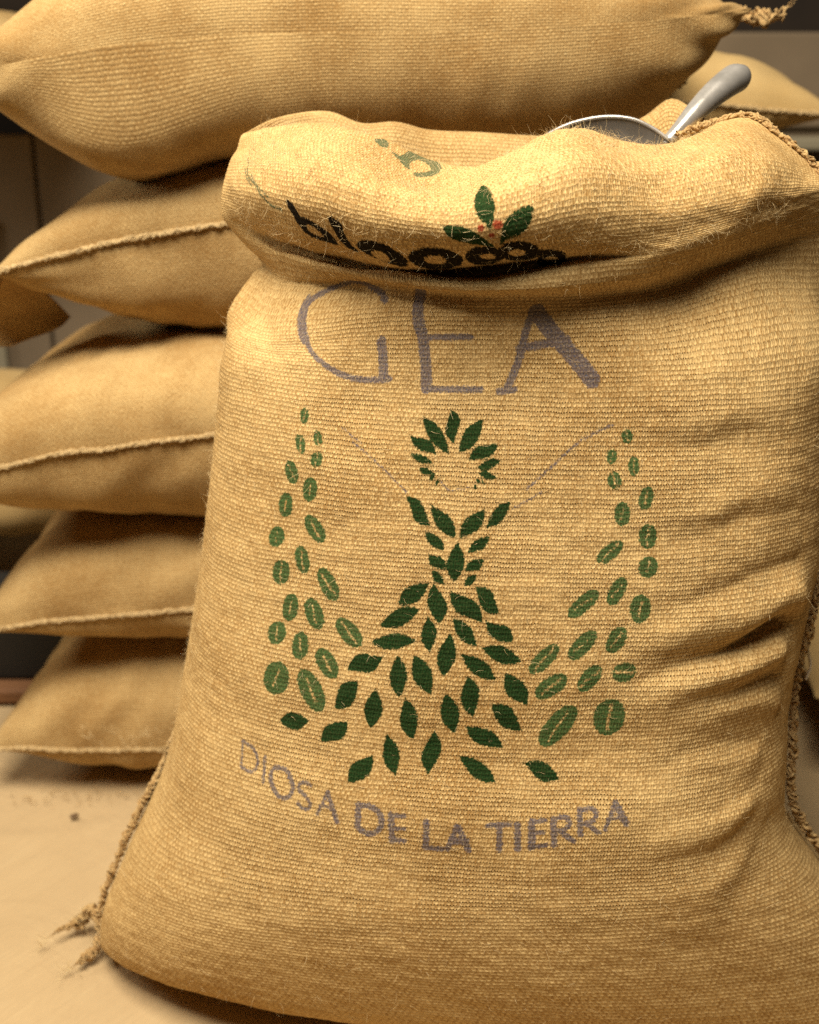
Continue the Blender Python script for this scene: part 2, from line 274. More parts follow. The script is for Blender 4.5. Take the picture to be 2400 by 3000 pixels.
# outlined marks on the cuff: ink, outline, hole
SHAPES = [
    
    ('black',[(0.146,0.9539),(0.1472,0.9543),(0.1497,0.9551),(0.1524,0.9552),(0.1549,0.9541),(0.1579,0.9523),(0.1607,0.9492),(0.1626,0.9459),(0.1637,0.9431),(0.1637,0.9406),(0.1636,0.9386),(0.1628,0.937),(0.1622,0.9359),(0.1609,0.9354),(0.1594,0.9353),(0.1578,0.9355),(0.1568,0.9368),(0.1561,0.9383),(0.1548,0.9401),(0.154,0.9424),(0.1531,0.9445),(0.1518,0.946),(0.1506,0.9475),(0.1493,0.9488),(0.148,0.9497),(0.1472,0.951),(0.1465,0.9523),(0.1457,0.953)],[]), 
    ('black',[(0.164,0.9447),(0.166,0.9449),(0.1687,0.9449),(0.1717,0.9447),(0.1751,0.9444),(0.1777,0.9435),(0.1815,0.943),(0.1841,0.9419),(0.1876,0.9414),(0.1896,0.9401),(0.1921,0.9393),(0.1941,0.9384),(0.1955,0.9369),(0.197,0.9354),(0.1985,0.9336),(0.199,0.9316),(0.1984,0.9301),(0.1966,0.9292),(0.1939,0.929),(0.1908,0.929),(0.1876,0.9289),(0.1836,0.9287),(0.1798,0.9288),(0.1756,0.9289),(0.1716,0.9291),(0.1687,0.9298),(0.1654,0.9306),(0.1633,0.9318),(0.1611,0.9327),(0.1595,0.9338),(0.1592,0.9353),(0.159,0.9368),(0.1592,0.9383),(0.1596,0.9399),(0.1608,0.9416),(0.1622,0.9433)],[(0.1695,0.9398),(0.1713,0.9399),(0.1738,0.9398),(0.1759,0.9394),(0.1779,0.9386),(0.1805,0.9382),(0.1824,0.9369),(0.184,0.9357),(0.1852,0.935),(0.1847,0.9341),(0.1837,0.9337),(0.1823,0.9332),(0.1804,0.9329),(0.1781,0.9327),(0.1755,0.9328),(0.1731,0.9331),(0.1711,0.9336),(0.1693,0.9339),(0.1682,0.9348),(0.167,0.9354),(0.167,0.9365),(0.1668,0.9371),(0.1674,0.9384),(0.1678,0.9389)]), 
    ('black',[(0.1989,0.9493),(0.2003,0.9499),(0.203,0.9503),(0.2057,0.9501),(0.2079,0.9497),(0.2099,0.9494),(0.2117,0.949),(0.213,0.9479),(0.2139,0.947),(0.2145,0.9459),(0.2143,0.9444),(0.2139,0.9427),(0.2137,0.9411),(0.2137,0.9397),(0.2136,0.9382),(0.2136,0.9367),(0.2141,0.935),(0.2152,0.933),(0.2169,0.9308),(0.2187,0.9288),(0.2188,0.9273),(0.2172,0.9267),(0.2144,0.9267),(0.2117,0.9274),(0.2092,0.928),(0.2074,0.9291),(0.206,0.9307),(0.2046,0.9323),(0.2034,0.9339),(0.2027,0.9355),(0.2021,0.9372),(0.2017,0.9391),(0.2016,0.9412),(0.2006,0.9431),(0.1998,0.9456),(0.1988,0.9477)],[]), 
    ('black',[(0.2213,0.9342),(0.2226,0.9354),(0.2248,0.9367),(0.2266,0.9374),(0.2287,0.9384),(0.2311,0.9389),(0.234,0.9398),(0.2362,0.94),(0.2389,0.9401),(0.2415,0.9403),(0.244,0.9401),(0.2466,0.94),(0.2494,0.9399),(0.2518,0.939),(0.2542,0.9385),(0.2569,0.9378),(0.259,0.9369),(0.2609,0.9357),(0.263,0.9348),(0.2646,0.9337),(0.266,0.9322),(0.2665,0.9308),(0.2672,0.9292),(0.2673,0.9276),(0.2667,0.926),(0.2659,0.9244),(0.2644,0.9229),(0.2622,0.9212),(0.2602,0.9203),(0.258,0.9199),(0.2556,0.9198),(0.2531,0.9202),(0.2509,0.9208),(0.2482,0.9212),(0.2453,0.9218),(0.2426,0.9227),(0.2396,0.9234),(0.2369,0.9244),(0.2341,0.9255),(0.2311,0.9262),(0.2286,0.9272),(0.2261,0.9278),(0.2241,0.9286),(0.2223,0.9292),(0.2211,0.9301),(0.2203,0.931),(0.2205,0.9322),(0.2209,0.9335)],[(0.2354,0.9312),(0.2372,0.932),(0.239,0.9322),(0.2407,0.9323),(0.2426,0.9324),(0.2447,0.9322),(0.2464,0.9318),(0.2477,0.9308),(0.2491,0.9304),(0.2496,0.9292),(0.2501,0.9283),(0.2503,0.9273),(0.2498,0.9262),(0.2492,0.9257),(0.2477,0.9246),(0.2464,0.9242),(0.2447,0.9236),(0.2433,0.9237),(0.2419,0.9242),(0.2405,0.9246),(0.2391,0.9251),(0.2375,0.9257),(0.2358,0.9261),(0.2343,0.9267),(0.2334,0.9274),(0.2334,0.9284),(0.2335,0.9294),(0.2345,0.9306)]), 
    ('black',[(0.3191,0.9291),(0.3182,0.9276),(0.3167,0.9261),(0.3146,0.9245),(0.3123,0.9229),(0.3094,0.9214),(0.3062,0.9204),(0.3024,0.9188),(0.2989,0.918),(0.2951,0.9172),(0.2922,0.9175),(0.2888,0.9177),(0.285,0.9174),(0.2816,0.9172),(0.2795,0.9183),(0.2769,0.9191),(0.275,0.9203),(0.2732,0.9213),(0.2719,0.9229),(0.2706,0.9244),(0.2696,0.9256),(0.2691,0.9271),(0.2691,0.9286),(0.2693,0.9298),(0.2698,0.9311),(0.2708,0.9323),(0.2724,0.9337),(0.2745,0.935),(0.2761,0.9357),(0.2787,0.9369),(0.2815,0.9379),(0.2842,0.9385),(0.2874,0.9393),(0.2906,0.9399),(0.2938,0.9401),(0.2971,0.9402),(0.3004,0.9402),(0.3035,0.9401),(0.3066,0.94),(0.3095,0.9397),(0.3118,0.9387),(0.3142,0.9383),(0.3159,0.937),(0.3176,0.9359),(0.3189,0.9349),(0.3198,0.9337),(0.3201,0.9322),(0.3199,0.9306)],[(0.3036,0.9292),(0.303,0.9286),(0.3019,0.9276),(0.3005,0.927),(0.299,0.9261),(0.2974,0.9259),(0.2951,0.9252),(0.2931,0.925),(0.2914,0.9251),(0.2898,0.9254),(0.2883,0.9258),(0.2868,0.9263),(0.2857,0.9269),(0.2851,0.9276),(0.2848,0.9285),(0.2845,0.9292),(0.285,0.9302),(0.2856,0.9307),(0.2867,0.9317),(0.288,0.9323),(0.2894,0.9328),(0.2912,0.9334),(0.2931,0.9338),(0.2948,0.9338),(0.2966,0.9338),(0.2985,0.9337),(0.3003,0.9336),(0.3015,0.933),(0.3025,0.9323),(0.3035,0.932),(0.3037,0.9309),(0.304,0.9302)]), 
    ('black',[(0.3548,0.9296),(0.3541,0.9282),(0.3529,0.9266),(0.3514,0.925),(0.3497,0.9236),(0.3476,0.922),(0.3454,0.9209),(0.3427,0.9197),(0.3401,0.9187),(0.3379,0.9183),(0.3353,0.9182),(0.3331,0.9181),(0.3309,0.9184),(0.3292,0.9189),(0.3277,0.9199),(0.3262,0.9211),(0.3249,0.9221),(0.3241,0.9236),(0.3231,0.925),(0.3224,0.9265),(0.3219,0.9278),(0.3217,0.9293),(0.3217,0.9307),(0.3219,0.9322),(0.3227,0.9337),(0.3232,0.9348),(0.3243,0.936),(0.3255,0.937),(0.327,0.9383),(0.3286,0.9392),(0.3305,0.94),(0.3322,0.9407),(0.3341,0.9414),(0.3364,0.9417),(0.3382,0.9417),(0.3406,0.9418),(0.3427,0.9417),(0.3445,0.9415),(0.3468,0.9412),(0.3486,0.9403),(0.3503,0.9399),(0.3517,0.9386),(0.3531,0.9378),(0.354,0.9367),(0.3548,0.9354),(0.3551,0.934),(0.3554,0.9326),(0.3551,0.9311)],[(0.3472,0.9299),(0.3469,0.9293),(0.3461,0.9288),(0.3455,0.9285),(0.3444,0.928),(0.3435,0.9279),(0.3423,0.9278),(0.3411,0.9278),(0.3399,0.928),(0.3388,0.9284),(0.338,0.929),(0.3368,0.9292),(0.3362,0.9299),(0.3356,0.9304),(0.3353,0.931),(0.3352,0.9318),(0.3352,0.9322),(0.3356,0.9327),(0.3365,0.9334),(0.3371,0.9337),(0.3381,0.9339),(0.339,0.934),(0.3401,0.9341),(0.3413,0.9339),(0.3427,0.9339),(0.3437,0.9338),(0.3447,0.9334),(0.3457,0.9329),(0.3464,0.9323),(0.3471,0.932),(0.3472,0.9311),(0.3472,0.9306)]), 
    ('black',[(0.3848,0.9272),(0.3842,0.9255),(0.3832,0.9242),(0.3817,0.9227),(0.3801,0.9211),(0.3777,0.9196),(0.3755,0.9185),(0.3729,0.9174),(0.3707,0.9172),(0.3682,0.9167),(0.3656,0.9169),(0.3635,0.9176),(0.3614,0.9181),(0.3595,0.9189),(0.3578,0.9203),(0.3563,0.9217),(0.3548,0.9232),(0.3535,0.9248),(0.3525,0.9266),(0.3517,0.9283),(0.3508,0.9297),(0.3504,0.9311),(0.3502,0.9326),(0.3503,0.9339),(0.3505,0.9353),(0.3515,0.9367),(0.3521,0.9377),(0.3533,0.9385),(0.3547,0.9398),(0.3562,0.9401),(0.3579,0.9409),(0.3598,0.9414),(0.3621,0.9416),(0.3638,0.9416),(0.3666,0.9416),(0.3685,0.9415),(0.3711,0.9413),(0.373,0.9403),(0.3754,0.9399),(0.3773,0.9387),(0.379,0.9381),(0.3807,0.9369),(0.382,0.9355),(0.3834,0.9342),(0.3845,0.933),(0.3849,0.9316),(0.3851,0.93),(0.3851,0.9285)],[(0.3727,0.929),(0.3722,0.9283),(0.3713,0.9276),(0.3706,0.927),(0.3697,0.9267),(0.3683,0.9263),(0.367,0.9263),(0.3656,0.9264),(0.3645,0.9268),(0.3635,0.9273),(0.3623,0.9276),(0.3611,0.9284),(0.3606,0.9291),(0.3598,0.9298),(0.3593,0.9306),(0.3593,0.9314),(0.3594,0.9321),(0.3598,0.9326),(0.3607,0.9335),(0.3614,0.9338),(0.3623,0.9339),(0.3636,0.9342),(0.3648,0.9343),(0.3661,0.9342),(0.3672,0.9339),(0.3683,0.9338),(0.3698,0.9333),(0.3709,0.9326),(0.3714,0.932),(0.3722,0.9313),(0.3727,0.9306),(0.3727,0.9297)]), 
    ('black',[(0.3819,0.9291),(0.3839,0.9296),(0.3864,0.9294),(0.3893,0.9291),(0.3922,0.9285),(0.3953,0.9275),(0.3983,0.9261),(0.4013,0.9246),(0.4029,0.9229),(0.404,0.921),(0.4035,0.9182),(0.4023,0.9151),(0.4004,0.911),(0.3981,0.9059),(0.3963,0.8995),(0.3956,0.8939),(0.3949,0.8901),(0.3922,0.8891),(0.3886,0.8898),(0.3846,0.8909),(0.3804,0.8929),(0.3767,0.8947),(0.3729,0.897),(0.37,0.8997),(0.3688,0.9032),(0.3715,0.9093),(0.3749,0.9135),(0.3785,0.9178),(0.3805,0.9205),(0.3813,0.9235),(0.3815,0.9259),(0.3815,0.9279)],[(0.3936,0.9112),(0.3928,0.9097),(0.3922,0.9091),(0.3911,0.9082),(0.39,0.9075),(0.3891,0.9073),(0.3878,0.9073),(0.3866,0.9074),(0.386,0.9084),(0.385,0.9088),(0.3843,0.9097),(0.3838,0.9109),(0.3834,0.9119),(0.3834,0.9131),(0.3835,0.914),(0.3837,0.9152),(0.3842,0.9162),(0.3848,0.9168),(0.3854,0.9174),(0.3863,0.9182),(0.3871,0.9184),(0.3879,0.9183),(0.3892,0.9184),(0.3902,0.9183),(0.3911,0.9179),(0.3921,0.9178),(0.3928,0.9168),(0.3936,0.9163),(0.3939,0.9151),(0.3941,0.9141),(0.3941,0.9131),(0.3938,0.912)]), 
    ('green',[(0.239,1.0487),(0.2405,1.0491),(0.2438,1.0499),(0.248,1.0505),(0.2508,1.0525),(0.2515,1.0569),(0.2507,1.0646),(0.2503,1.0697),(0.2523,1.0692),(0.2545,1.0695),(0.256,1.0695),(0.2583,1.0692),(0.2613,1.0692),(0.2643,1.0692),(0.2681,1.0695),(0.2723,1.069),(0.2763,1.0692),(0.2803,1.0697),(0.2848,1.069),(0.2894,1.0673),(0.2933,1.0649),(0.2968,1.0603),(0.2992,1.0566),(0.3007,1.0533),(0.3012,1.0505),(0.301,1.0477),(0.3001,1.0453),(0.2985,1.0431),(0.2966,1.0413),(0.2944,1.0399),(0.2916,1.0389),(0.2886,1.0379),(0.2859,1.0368),(0.2831,1.0363),(0.2803,1.0358),(0.2778,1.0356),(0.276,1.0357),(0.275,1.0363),(0.2744,1.0375),(0.2745,1.0388),(0.2752,1.0398),(0.277,1.0411),(0.2797,1.0424),(0.2828,1.0432),(0.2853,1.0442),(0.287,1.0455),(0.2884,1.0466),(0.289,1.0479),(0.2889,1.0491),(0.2876,1.0508),(0.2854,1.0525),(0.2825,1.054),(0.2796,1.0553),(0.2767,1.0566),(0.274,1.0574),(0.2715,1.0575),(0.2692,1.0569),(0.2675,1.0551),(0.2659,1.0527),(0.2646,1.0503),(0.2643,1.0482),(0.265,1.0463),(0.2668,1.0445),(0.2685,1.0429),(0.2691,1.0418),(0.2686,1.0411),(0.2672,1.0409),(0.2653,1.041),(0.2631,1.0411),(0.2607,1.042),(0.2578,1.043),(0.2545,1.0443),(0.2513,1.0455),(0.2479,1.0461),(0.2437,1.0471),(0.2405,1.0475)],[]), 
    ('green',[(0.2102,1.0533),(0.2105,1.0552),(0.2122,1.0578),(0.2148,1.06),(0.2169,1.0619),(0.2196,1.0615),(0.2226,1.0607),(0.2255,1.0589),(0.2277,1.0573),(0.2294,1.0556),(0.2306,1.0535),(0.2313,1.0515),(0.2311,1.0501),(0.2298,1.0489),(0.2273,1.0481),(0.2248,1.0474),(0.2222,1.0473),(0.219,1.048),(0.2153,1.0494),(0.212,1.0513)],[]), 
    ('leaf',[(0.3455,0.9974),(0.3467,0.9952),(0.3477,0.9912),(0.3488,0.9867),(0.3501,0.9829),(0.351,0.9793),(0.3518,0.9758),(0.3532,0.9727),(0.3537,0.97),(0.3541,0.9677),(0.3543,0.9654),(0.3542,0.9633),(0.3537,0.9614),(0.3533,0.959),(0.3524,0.9571),(0.3515,0.9553),(0.3502,0.954),(0.3489,0.9541),(0.3479,0.9555),(0.3467,0.9569),(0.3455,0.9584),(0.344,0.9598),(0.3425,0.9613),(0.341,0.9631),(0.3397,0.9648),(0.3383,0.9669),(0.3371,0.9696),(0.3364,0.9725),(0.3357,0.9754),(0.3357,0.9781),(0.3366,0.9807),(0.3371,0.9837),(0.3383,0.9867),(0.3397,0.9898),(0.3415,0.9937),(0.3437,0.9966)],[]), 
    ('leaf',[(0.385,0.9626),(0.3863,0.9618),(0.3865,0.9606),(0.3863,0.9593),(0.3859,0.958),(0.3854,0.9564),(0.3848,0.9544),(0.3835,0.9525),(0.3823,0.9509),(0.3804,0.9494),(0.3786,0.9479),(0.3759,0.9466),(0.3737,0.9459),(0.3711,0.9449),(0.3682,0.9447),(0.3652,0.9446),(0.3624,0.944),(0.3605,0.9431),(0.3579,0.9417),(0.3563,0.9414),(0.3552,0.9415),(0.3556,0.9431),(0.3564,0.9457),(0.3578,0.9482),(0.3591,0.9508),(0.3598,0.9528),(0.3608,0.9551),(0.3621,0.957),(0.3636,0.9585),(0.3652,0.9597),(0.367,0.9607),(0.3696,0.9617),(0.3721,0.9623),(0.3753,0.9628),(0.3789,0.9632),(0.3827,0.963)],[]), 
    ('leaf',[(0.311,0.9584),(0.3123,0.959),(0.3149,0.9597),(0.3184,0.9597),(0.3215,0.9593),(0.3245,0.9588),(0.3274,0.9584),(0.3305,0.9572),(0.333,0.9559),(0.3353,0.9548),(0.3378,0.9534),(0.3397,0.9516),(0.3419,0.9495),(0.3448,0.947),(0.3482,0.9436),(0.3505,0.9408),(0.3513,0.9388),(0.3496,0.9388),(0.3459,0.94),(0.3421,0.9417),(0.3383,0.9431),(0.3352,0.9435),(0.3323,0.9445),(0.3292,0.9447),(0.3264,0.9455),(0.3236,0.9462),(0.3212,0.9471),(0.3186,0.9479),(0.3166,0.9494),(0.3144,0.9512),(0.3127,0.954),(0.3112,0.9565)],[]), 
    ('red',[(0.3606,0.9554),(0.3605,0.9544),(0.36,0.9539),(0.3594,0.9534),(0.3591,0.9526),(0.3582,0.9525),(0.3577,0.9524),(0.3565,0.9523),(0.3561,0.9523),(0.355,0.9525),(0.3546,0.9526),(0.3535,0.9534),(0.3532,0.954),(0.353,0.9543),(0.3525,0.9554),(0.3523,0.9559),(0.3521,0.9569),(0.3524,0.9573),(0.3528,0.958),(0.3532,0.9586),(0.3535,0.9588),(0.3542,0.9592),(0.3549,0.9595),(0.3558,0.9595),(0.3564,0.9595),(0.3575,0.9591),(0.3579,0.9588),(0.359,0.9585),(0.3594,0.9579),(0.3599,0.9572),(0.3603,0.9567),(0.3607,0.9557)],[]), 
    ('red',[(0.3456,0.9551),(0.3455,0.9542),(0.3452,0.9539),(0.3446,0.9536),(0.3443,0.9529),(0.344,0.9526),(0.3432,0.9525),(0.3427,0.9524),(0.3422,0.9525),(0.3413,0.9525),(0.3411,0.9527),(0.3405,0.9532),(0.3399,0.9538),(0.3397,0.954),(0.3397,0.9547),(0.3396,0.9554),(0.3396,0.9557),(0.3396,0.9564),(0.3397,0.9571),(0.3399,0.9572),(0.3404,0.9576),(0.341,0.9582),(0.3413,0.9584),(0.3421,0.9584),(0.3426,0.9585),(0.343,0.9582),(0.344,0.9577),(0.3443,0.9573),(0.3446,0.9571),(0.3451,0.9568),(0.3455,0.9559),(0.3457,0.9555)],[]), 
    ('red',[(0.3531,0.949),(0.3529,0.9482),(0.3525,0.9479),(0.352,0.9477),(0.3518,0.9474),(0.3516,0.9472),(0.3509,0.9468),(0.3503,0.9467),(0.3501,0.9467),(0.3495,0.947),(0.349,0.9474),(0.3487,0.9477),(0.3486,0.9478),(0.3483,0.9481),(0.3481,0.9489),(0.348,0.9493),(0.3481,0.9495),(0.3484,0.95),(0.3486,0.9507),(0.3487,0.9509),(0.3489,0.951),(0.3495,0.9513),(0.3501,0.9514),(0.3504,0.9516),(0.3509,0.9514),(0.3515,0.9513),(0.3518,0.951),(0.3521,0.9509),(0.3526,0.9508),(0.353,0.9503),(0.3531,0.9496),(0.3532,0.9493)],[]), 
]
# brush strokes: ink, width, line
STROKES = [
    
    ('purple',0.00451,[(0.229,0.8484),(0.2211,0.8531),(0.2045,0.8578),(0.186,0.8621),(0.165,0.8598),(0.1471,0.8548),(0.1355,0.8503),(0.1355,0.8436)]), 
    ('purple',0.00902,[(0.1309,0.8492),(0.1397,0.8376),(0.1519,0.822)]), 
    ('purple',0.00523,[(0.151,0.8245),(0.1653,0.8055),(0.1841,0.7939),(0.2034,0.7877),(0.2235,0.7858),(0.2464,0.7878)]), 
    ('purple',0.00974,[(0.2354,0.8174),(0.2403,0.7886)]), ('purple',0.01083,[(0.2584,0.8621),(0.2768,0.8187),(0.2822,0.7821)]), 
    ('purple',0.00487,[(0.2801,0.82),(0.322,0.8207)]), ('purple',0.00541,[(0.2803,0.7809),(0.3321,0.7813)]), 
    ('purple',0.00709,[(0.3774,0.8447),(0.3672,0.8104),(0.3553,0.7816)]), ('purple',0.01417,[(0.3782,0.8423),(0.4047,0.815),(0.4302,0.7895)]), 
    ('purple',0.00669,[(0.3649,0.8127),(0.4091,0.8185)]), ('purple',0.00551,[(0.3478,0.7801),(0.3625,0.7816)]), 
    ('purple',0.00253,[(0.1587,0.4834),(0.1636,0.4642)]), 
    ('purple',0.00299,[(0.159,0.4831),(0.1706,0.4807),(0.1779,0.4743),(0.1796,0.4668),(0.1766,0.462),(0.1705,0.4619),(0.164,0.4633)]), 
    ('purple',0.00299,[(0.1854,0.4763),(0.1902,0.4564)]), 
    ('purple',0.00413,[(0.1983,0.4709),(0.2079,0.4712),(0.216,0.4645),(0.2193,0.457),(0.2176,0.4511),(0.2118,0.449),(0.202,0.4537),(0.1964,0.4615),(0.1953,0.4677),(0.1983,0.4709)]), 
    ('purple',0.00322,[(0.2349,0.463),(0.2296,0.4646),(0.2247,0.4632),(0.2246,0.4587),(0.2297,0.4552),(0.2362,0.4512),(0.2381,0.4463),(0.2351,0.4437),(0.2298,0.4447),(0.227,0.4476)]), 
    ('purple',0.00322,[(0.25,0.4601),(0.2455,0.4414)]), ('purple',0.0039,[(0.25,0.4601),(0.2637,0.4367)]), 
    ('purple',0.00276,[(0.2476,0.4488),(0.2569,0.4484)]), ('purple',0.00551,[(0.278,0.4536),(0.281,0.4364)]), 
    ('purple',0.00517,[(0.2779,0.453),(0.2871,0.4537),(0.297,0.449),(0.3005,0.442),(0.299,0.435),(0.2931,0.4309),(0.2843,0.4334),(0.281,0.4364)]), 
    ('purple',0.00517,[(0.3066,0.4493),(0.3119,0.4275)]), ('purple',0.0039,[(0.3069,0.4482),(0.3177,0.4489)]), 
    ('purple',0.00322,[(0.3094,0.4379),(0.3199,0.4387)]), ('purple',0.00436,[(0.3115,0.4288),(0.3218,0.4282)]), 
    ('purple',0.00517,[(0.3362,0.4461),(0.3397,0.4246)]), ('purple',0.00436,[(0.3397,0.4243),(0.3531,0.4241)]), 
    ('purple',0.00413,[(0.3405,0.4242),(0.3515,0.4245)]), ('purple',0.00505,[(0.3609,0.4444),(0.3566,0.4243)]), 
    ('purple',0.00528,[(0.3613,0.4444),(0.3734,0.4247)]), ('purple',0.00643,[(0.3589,0.4316),(0.3699,0.4321)]), 
    ('purple',0.00459,[(0.3847,0.446),(0.4014,0.4482)]), ('purple',0.00482,[(0.3937,0.4474),(0.3969,0.4257)]), 
    ('purple',0.00551,[(0.4074,0.4481),(0.4108,0.4279)]), ('purple',0.00597,[(0.4182,0.4507),(0.4212,0.4295)]), 
    ('purple',0.00413,[(0.4183,0.4504),(0.4277,0.452)]), ('purple',0.0039,[(0.4195,0.4416),(0.4281,0.4425)]), 
    ('purple',0.00459,[(0.4208,0.4299),(0.4317,0.4318)]), ('purple',0.00505,[(0.4345,0.4536),(0.4381,0.4319)]), 
    ('purple',0.00413,[(0.4353,0.4533),(0.4435,0.4552),(0.4479,0.4514),(0.4452,0.4462),(0.4374,0.4438)]), 
    ('purple',0.00436,[(0.4404,0.4442),(0.4522,0.4358)]), ('purple',0.00482,[(0.4542,0.4608),(0.4569,0.4408)]), 
    ('purple',0.00413,[(0.455,0.4603),(0.4632,0.4618),(0.4675,0.4581),(0.4649,0.4523),(0.457,0.4497)]), 
    ('purple',0.00413,[(0.46,0.4507),(0.4705,0.4429)]), ('purple',0.0039,[(0.4813,0.4657),(0.4754,0.4448)]), 
    ('purple',0.00528,[(0.4816,0.4658),(0.4916,0.449)]), ('purple',0.00299,[(0.4768,0.4537),(0.4868,0.4542)]), 
    ('faint',0.00394,[(0.2196,0.7372),(0.2435,0.7241),(0.263,0.7112),(0.2772,0.701)]), ('faint',0.00394,[(0.2075,0.7474),(0.2281,0.7362)]), 
    ('faint',0.00472,[(0.4495,0.7567),(0.422,0.7444),(0.3986,0.7249),(0.3798,0.7085)]), ('faint',0.00433,[(0.3922,0.7064),(0.3688,0.6931)]), 
    ('faint',0.00354,[(0.3034,0.7131),(0.3126,0.7046),(0.3288,0.7086)]), ('faint',0.00328,[(0.3105,0.7072),(0.3127,0.7054)]), 
    ('faint',0.00246,[(0.3263,0.7081),(0.3275,0.7026)]), 
    ('fgreen',0.00223,[(0.0457,0.9953),(0.0659,0.971),(0.0921,0.9618),(0.1086,0.9536),(0.1217,0.948),(0.1386,0.9462)]), 
    ('fgreen',0.00171,[(0.0498,0.9771),(0.0682,0.9664),(0.0839,0.9602)]), ('fgreen',0.00171,[(0.0787,0.9696),(0.0938,0.9619),(0.1187,0.954)]), 
]
# creases of the cloth: height in mm (minus: a valley), half width, fade, line
CREASES = [
    (8,0.014,'r',[(0.6228,0.6095),(0.5795,0.6061),(0.5405,0.6011),(0.5045,0.595),(0.4659,0.5894)]), 
    (-15,0.012,'r',[(0.6133,0.5855),(0.5839,0.5824),(0.5542,0.5773),(0.5095,0.5653),(0.4783,0.5563)]), 
    (8,0.012,'r',[(0.6128,0.5644),(0.5775,0.5626),(0.5477,0.5594),(0.5112,0.5529),(0.4769,0.5439)]), 
    (-6,0.012,'r',[(0.6155,0.5452),(0.5811,0.5452),(0.551,0.5422),(0.5144,0.5359)]), (4,0.01,'r',[(0.6195,0.5252),(0.5742,0.5283),(0.5352,0.5237)]), 
    (-4,0.012,'r',[(0.6244,0.6404),(0.5874,0.6371),(0.5379,0.6239),(0.4841,0.6098)]), 
    (-2.5,0.01,'r',[(0.6038,0.4991),(0.5591,0.4988),(0.5119,0.4943)]), (2.5,0.01,'r',[(0.605,0.4863),(0.5601,0.4864),(0.5131,0.4804)]), 
    (-3,0.013,'r',[(0.6081,0.4598),(0.5712,0.4553),(0.542,0.4508),(0.5,0.4398)]), 
    (3.5,0.013,'r',[(0.6003,0.4425),(0.572,0.4351),(0.5438,0.4292),(0.5019,0.4243)]), 
    (-5,0.012,'r',[(0.6037,0.4328),(0.5945,0.4272),(0.5734,0.4203),(0.5449,0.4153),(0.5096,0.4101)]), 
    (4,0.016,'r',[(0.5964,0.3981),(0.5577,0.3789),(0.5225,0.3412)]), (-3,0.016,'r',[(0.6334,0.4179),(0.5889,0.3836),(0.5492,0.3287)]), 
    (-2.5,0.016,'b',[(0.6036,0.7495),(0.5365,0.7435),(0.4547,0.7379)]), (2.5,0.016,'b',[(0.625,0.7541),(0.5359,0.7607),(0.4736,0.7649)]), 
    (-3,0.014,'b',[(0.6256,0.6789),(0.5619,0.6804),(0.497,0.6661)]), (2.5,0.014,'b',[(0.6253,0.7023),(0.5618,0.6991),(0.4962,0.6838)]), 
    (2.5,0.016,'b',[(0.0143,0.8705),(0.0779,0.859),(0.1464,0.8307)]), (-2,0.014,'b',[(0.0176,0.847),(0.0742,0.8441),(0.1289,0.7956)]), 
    (-3,0.012,'b',[(0.0,0.9012),(0.0988,0.9005),(0.1932,0.887)]), (3,0.012,'b',[(0.123,0.8796),(0.2192,0.8852),(0.3156,0.8837)]), 
    (-2.5,0.012,'b',[(0.092,0.8666),(0.2062,0.8558),(0.296,0.8569)]), (-3,0.014,'b',[(0.0731,1.0228),(0.1494,0.9905),(0.2035,0.9791)]), 
    (-3,0.012,'b',[(0.5971,1.0173),(0.5318,0.9754),(0.4827,0.9655)]), (3,0.014,'b',[(0.6589,0.9902),(0.5965,0.9542),(0.56,0.9143)]), 
]
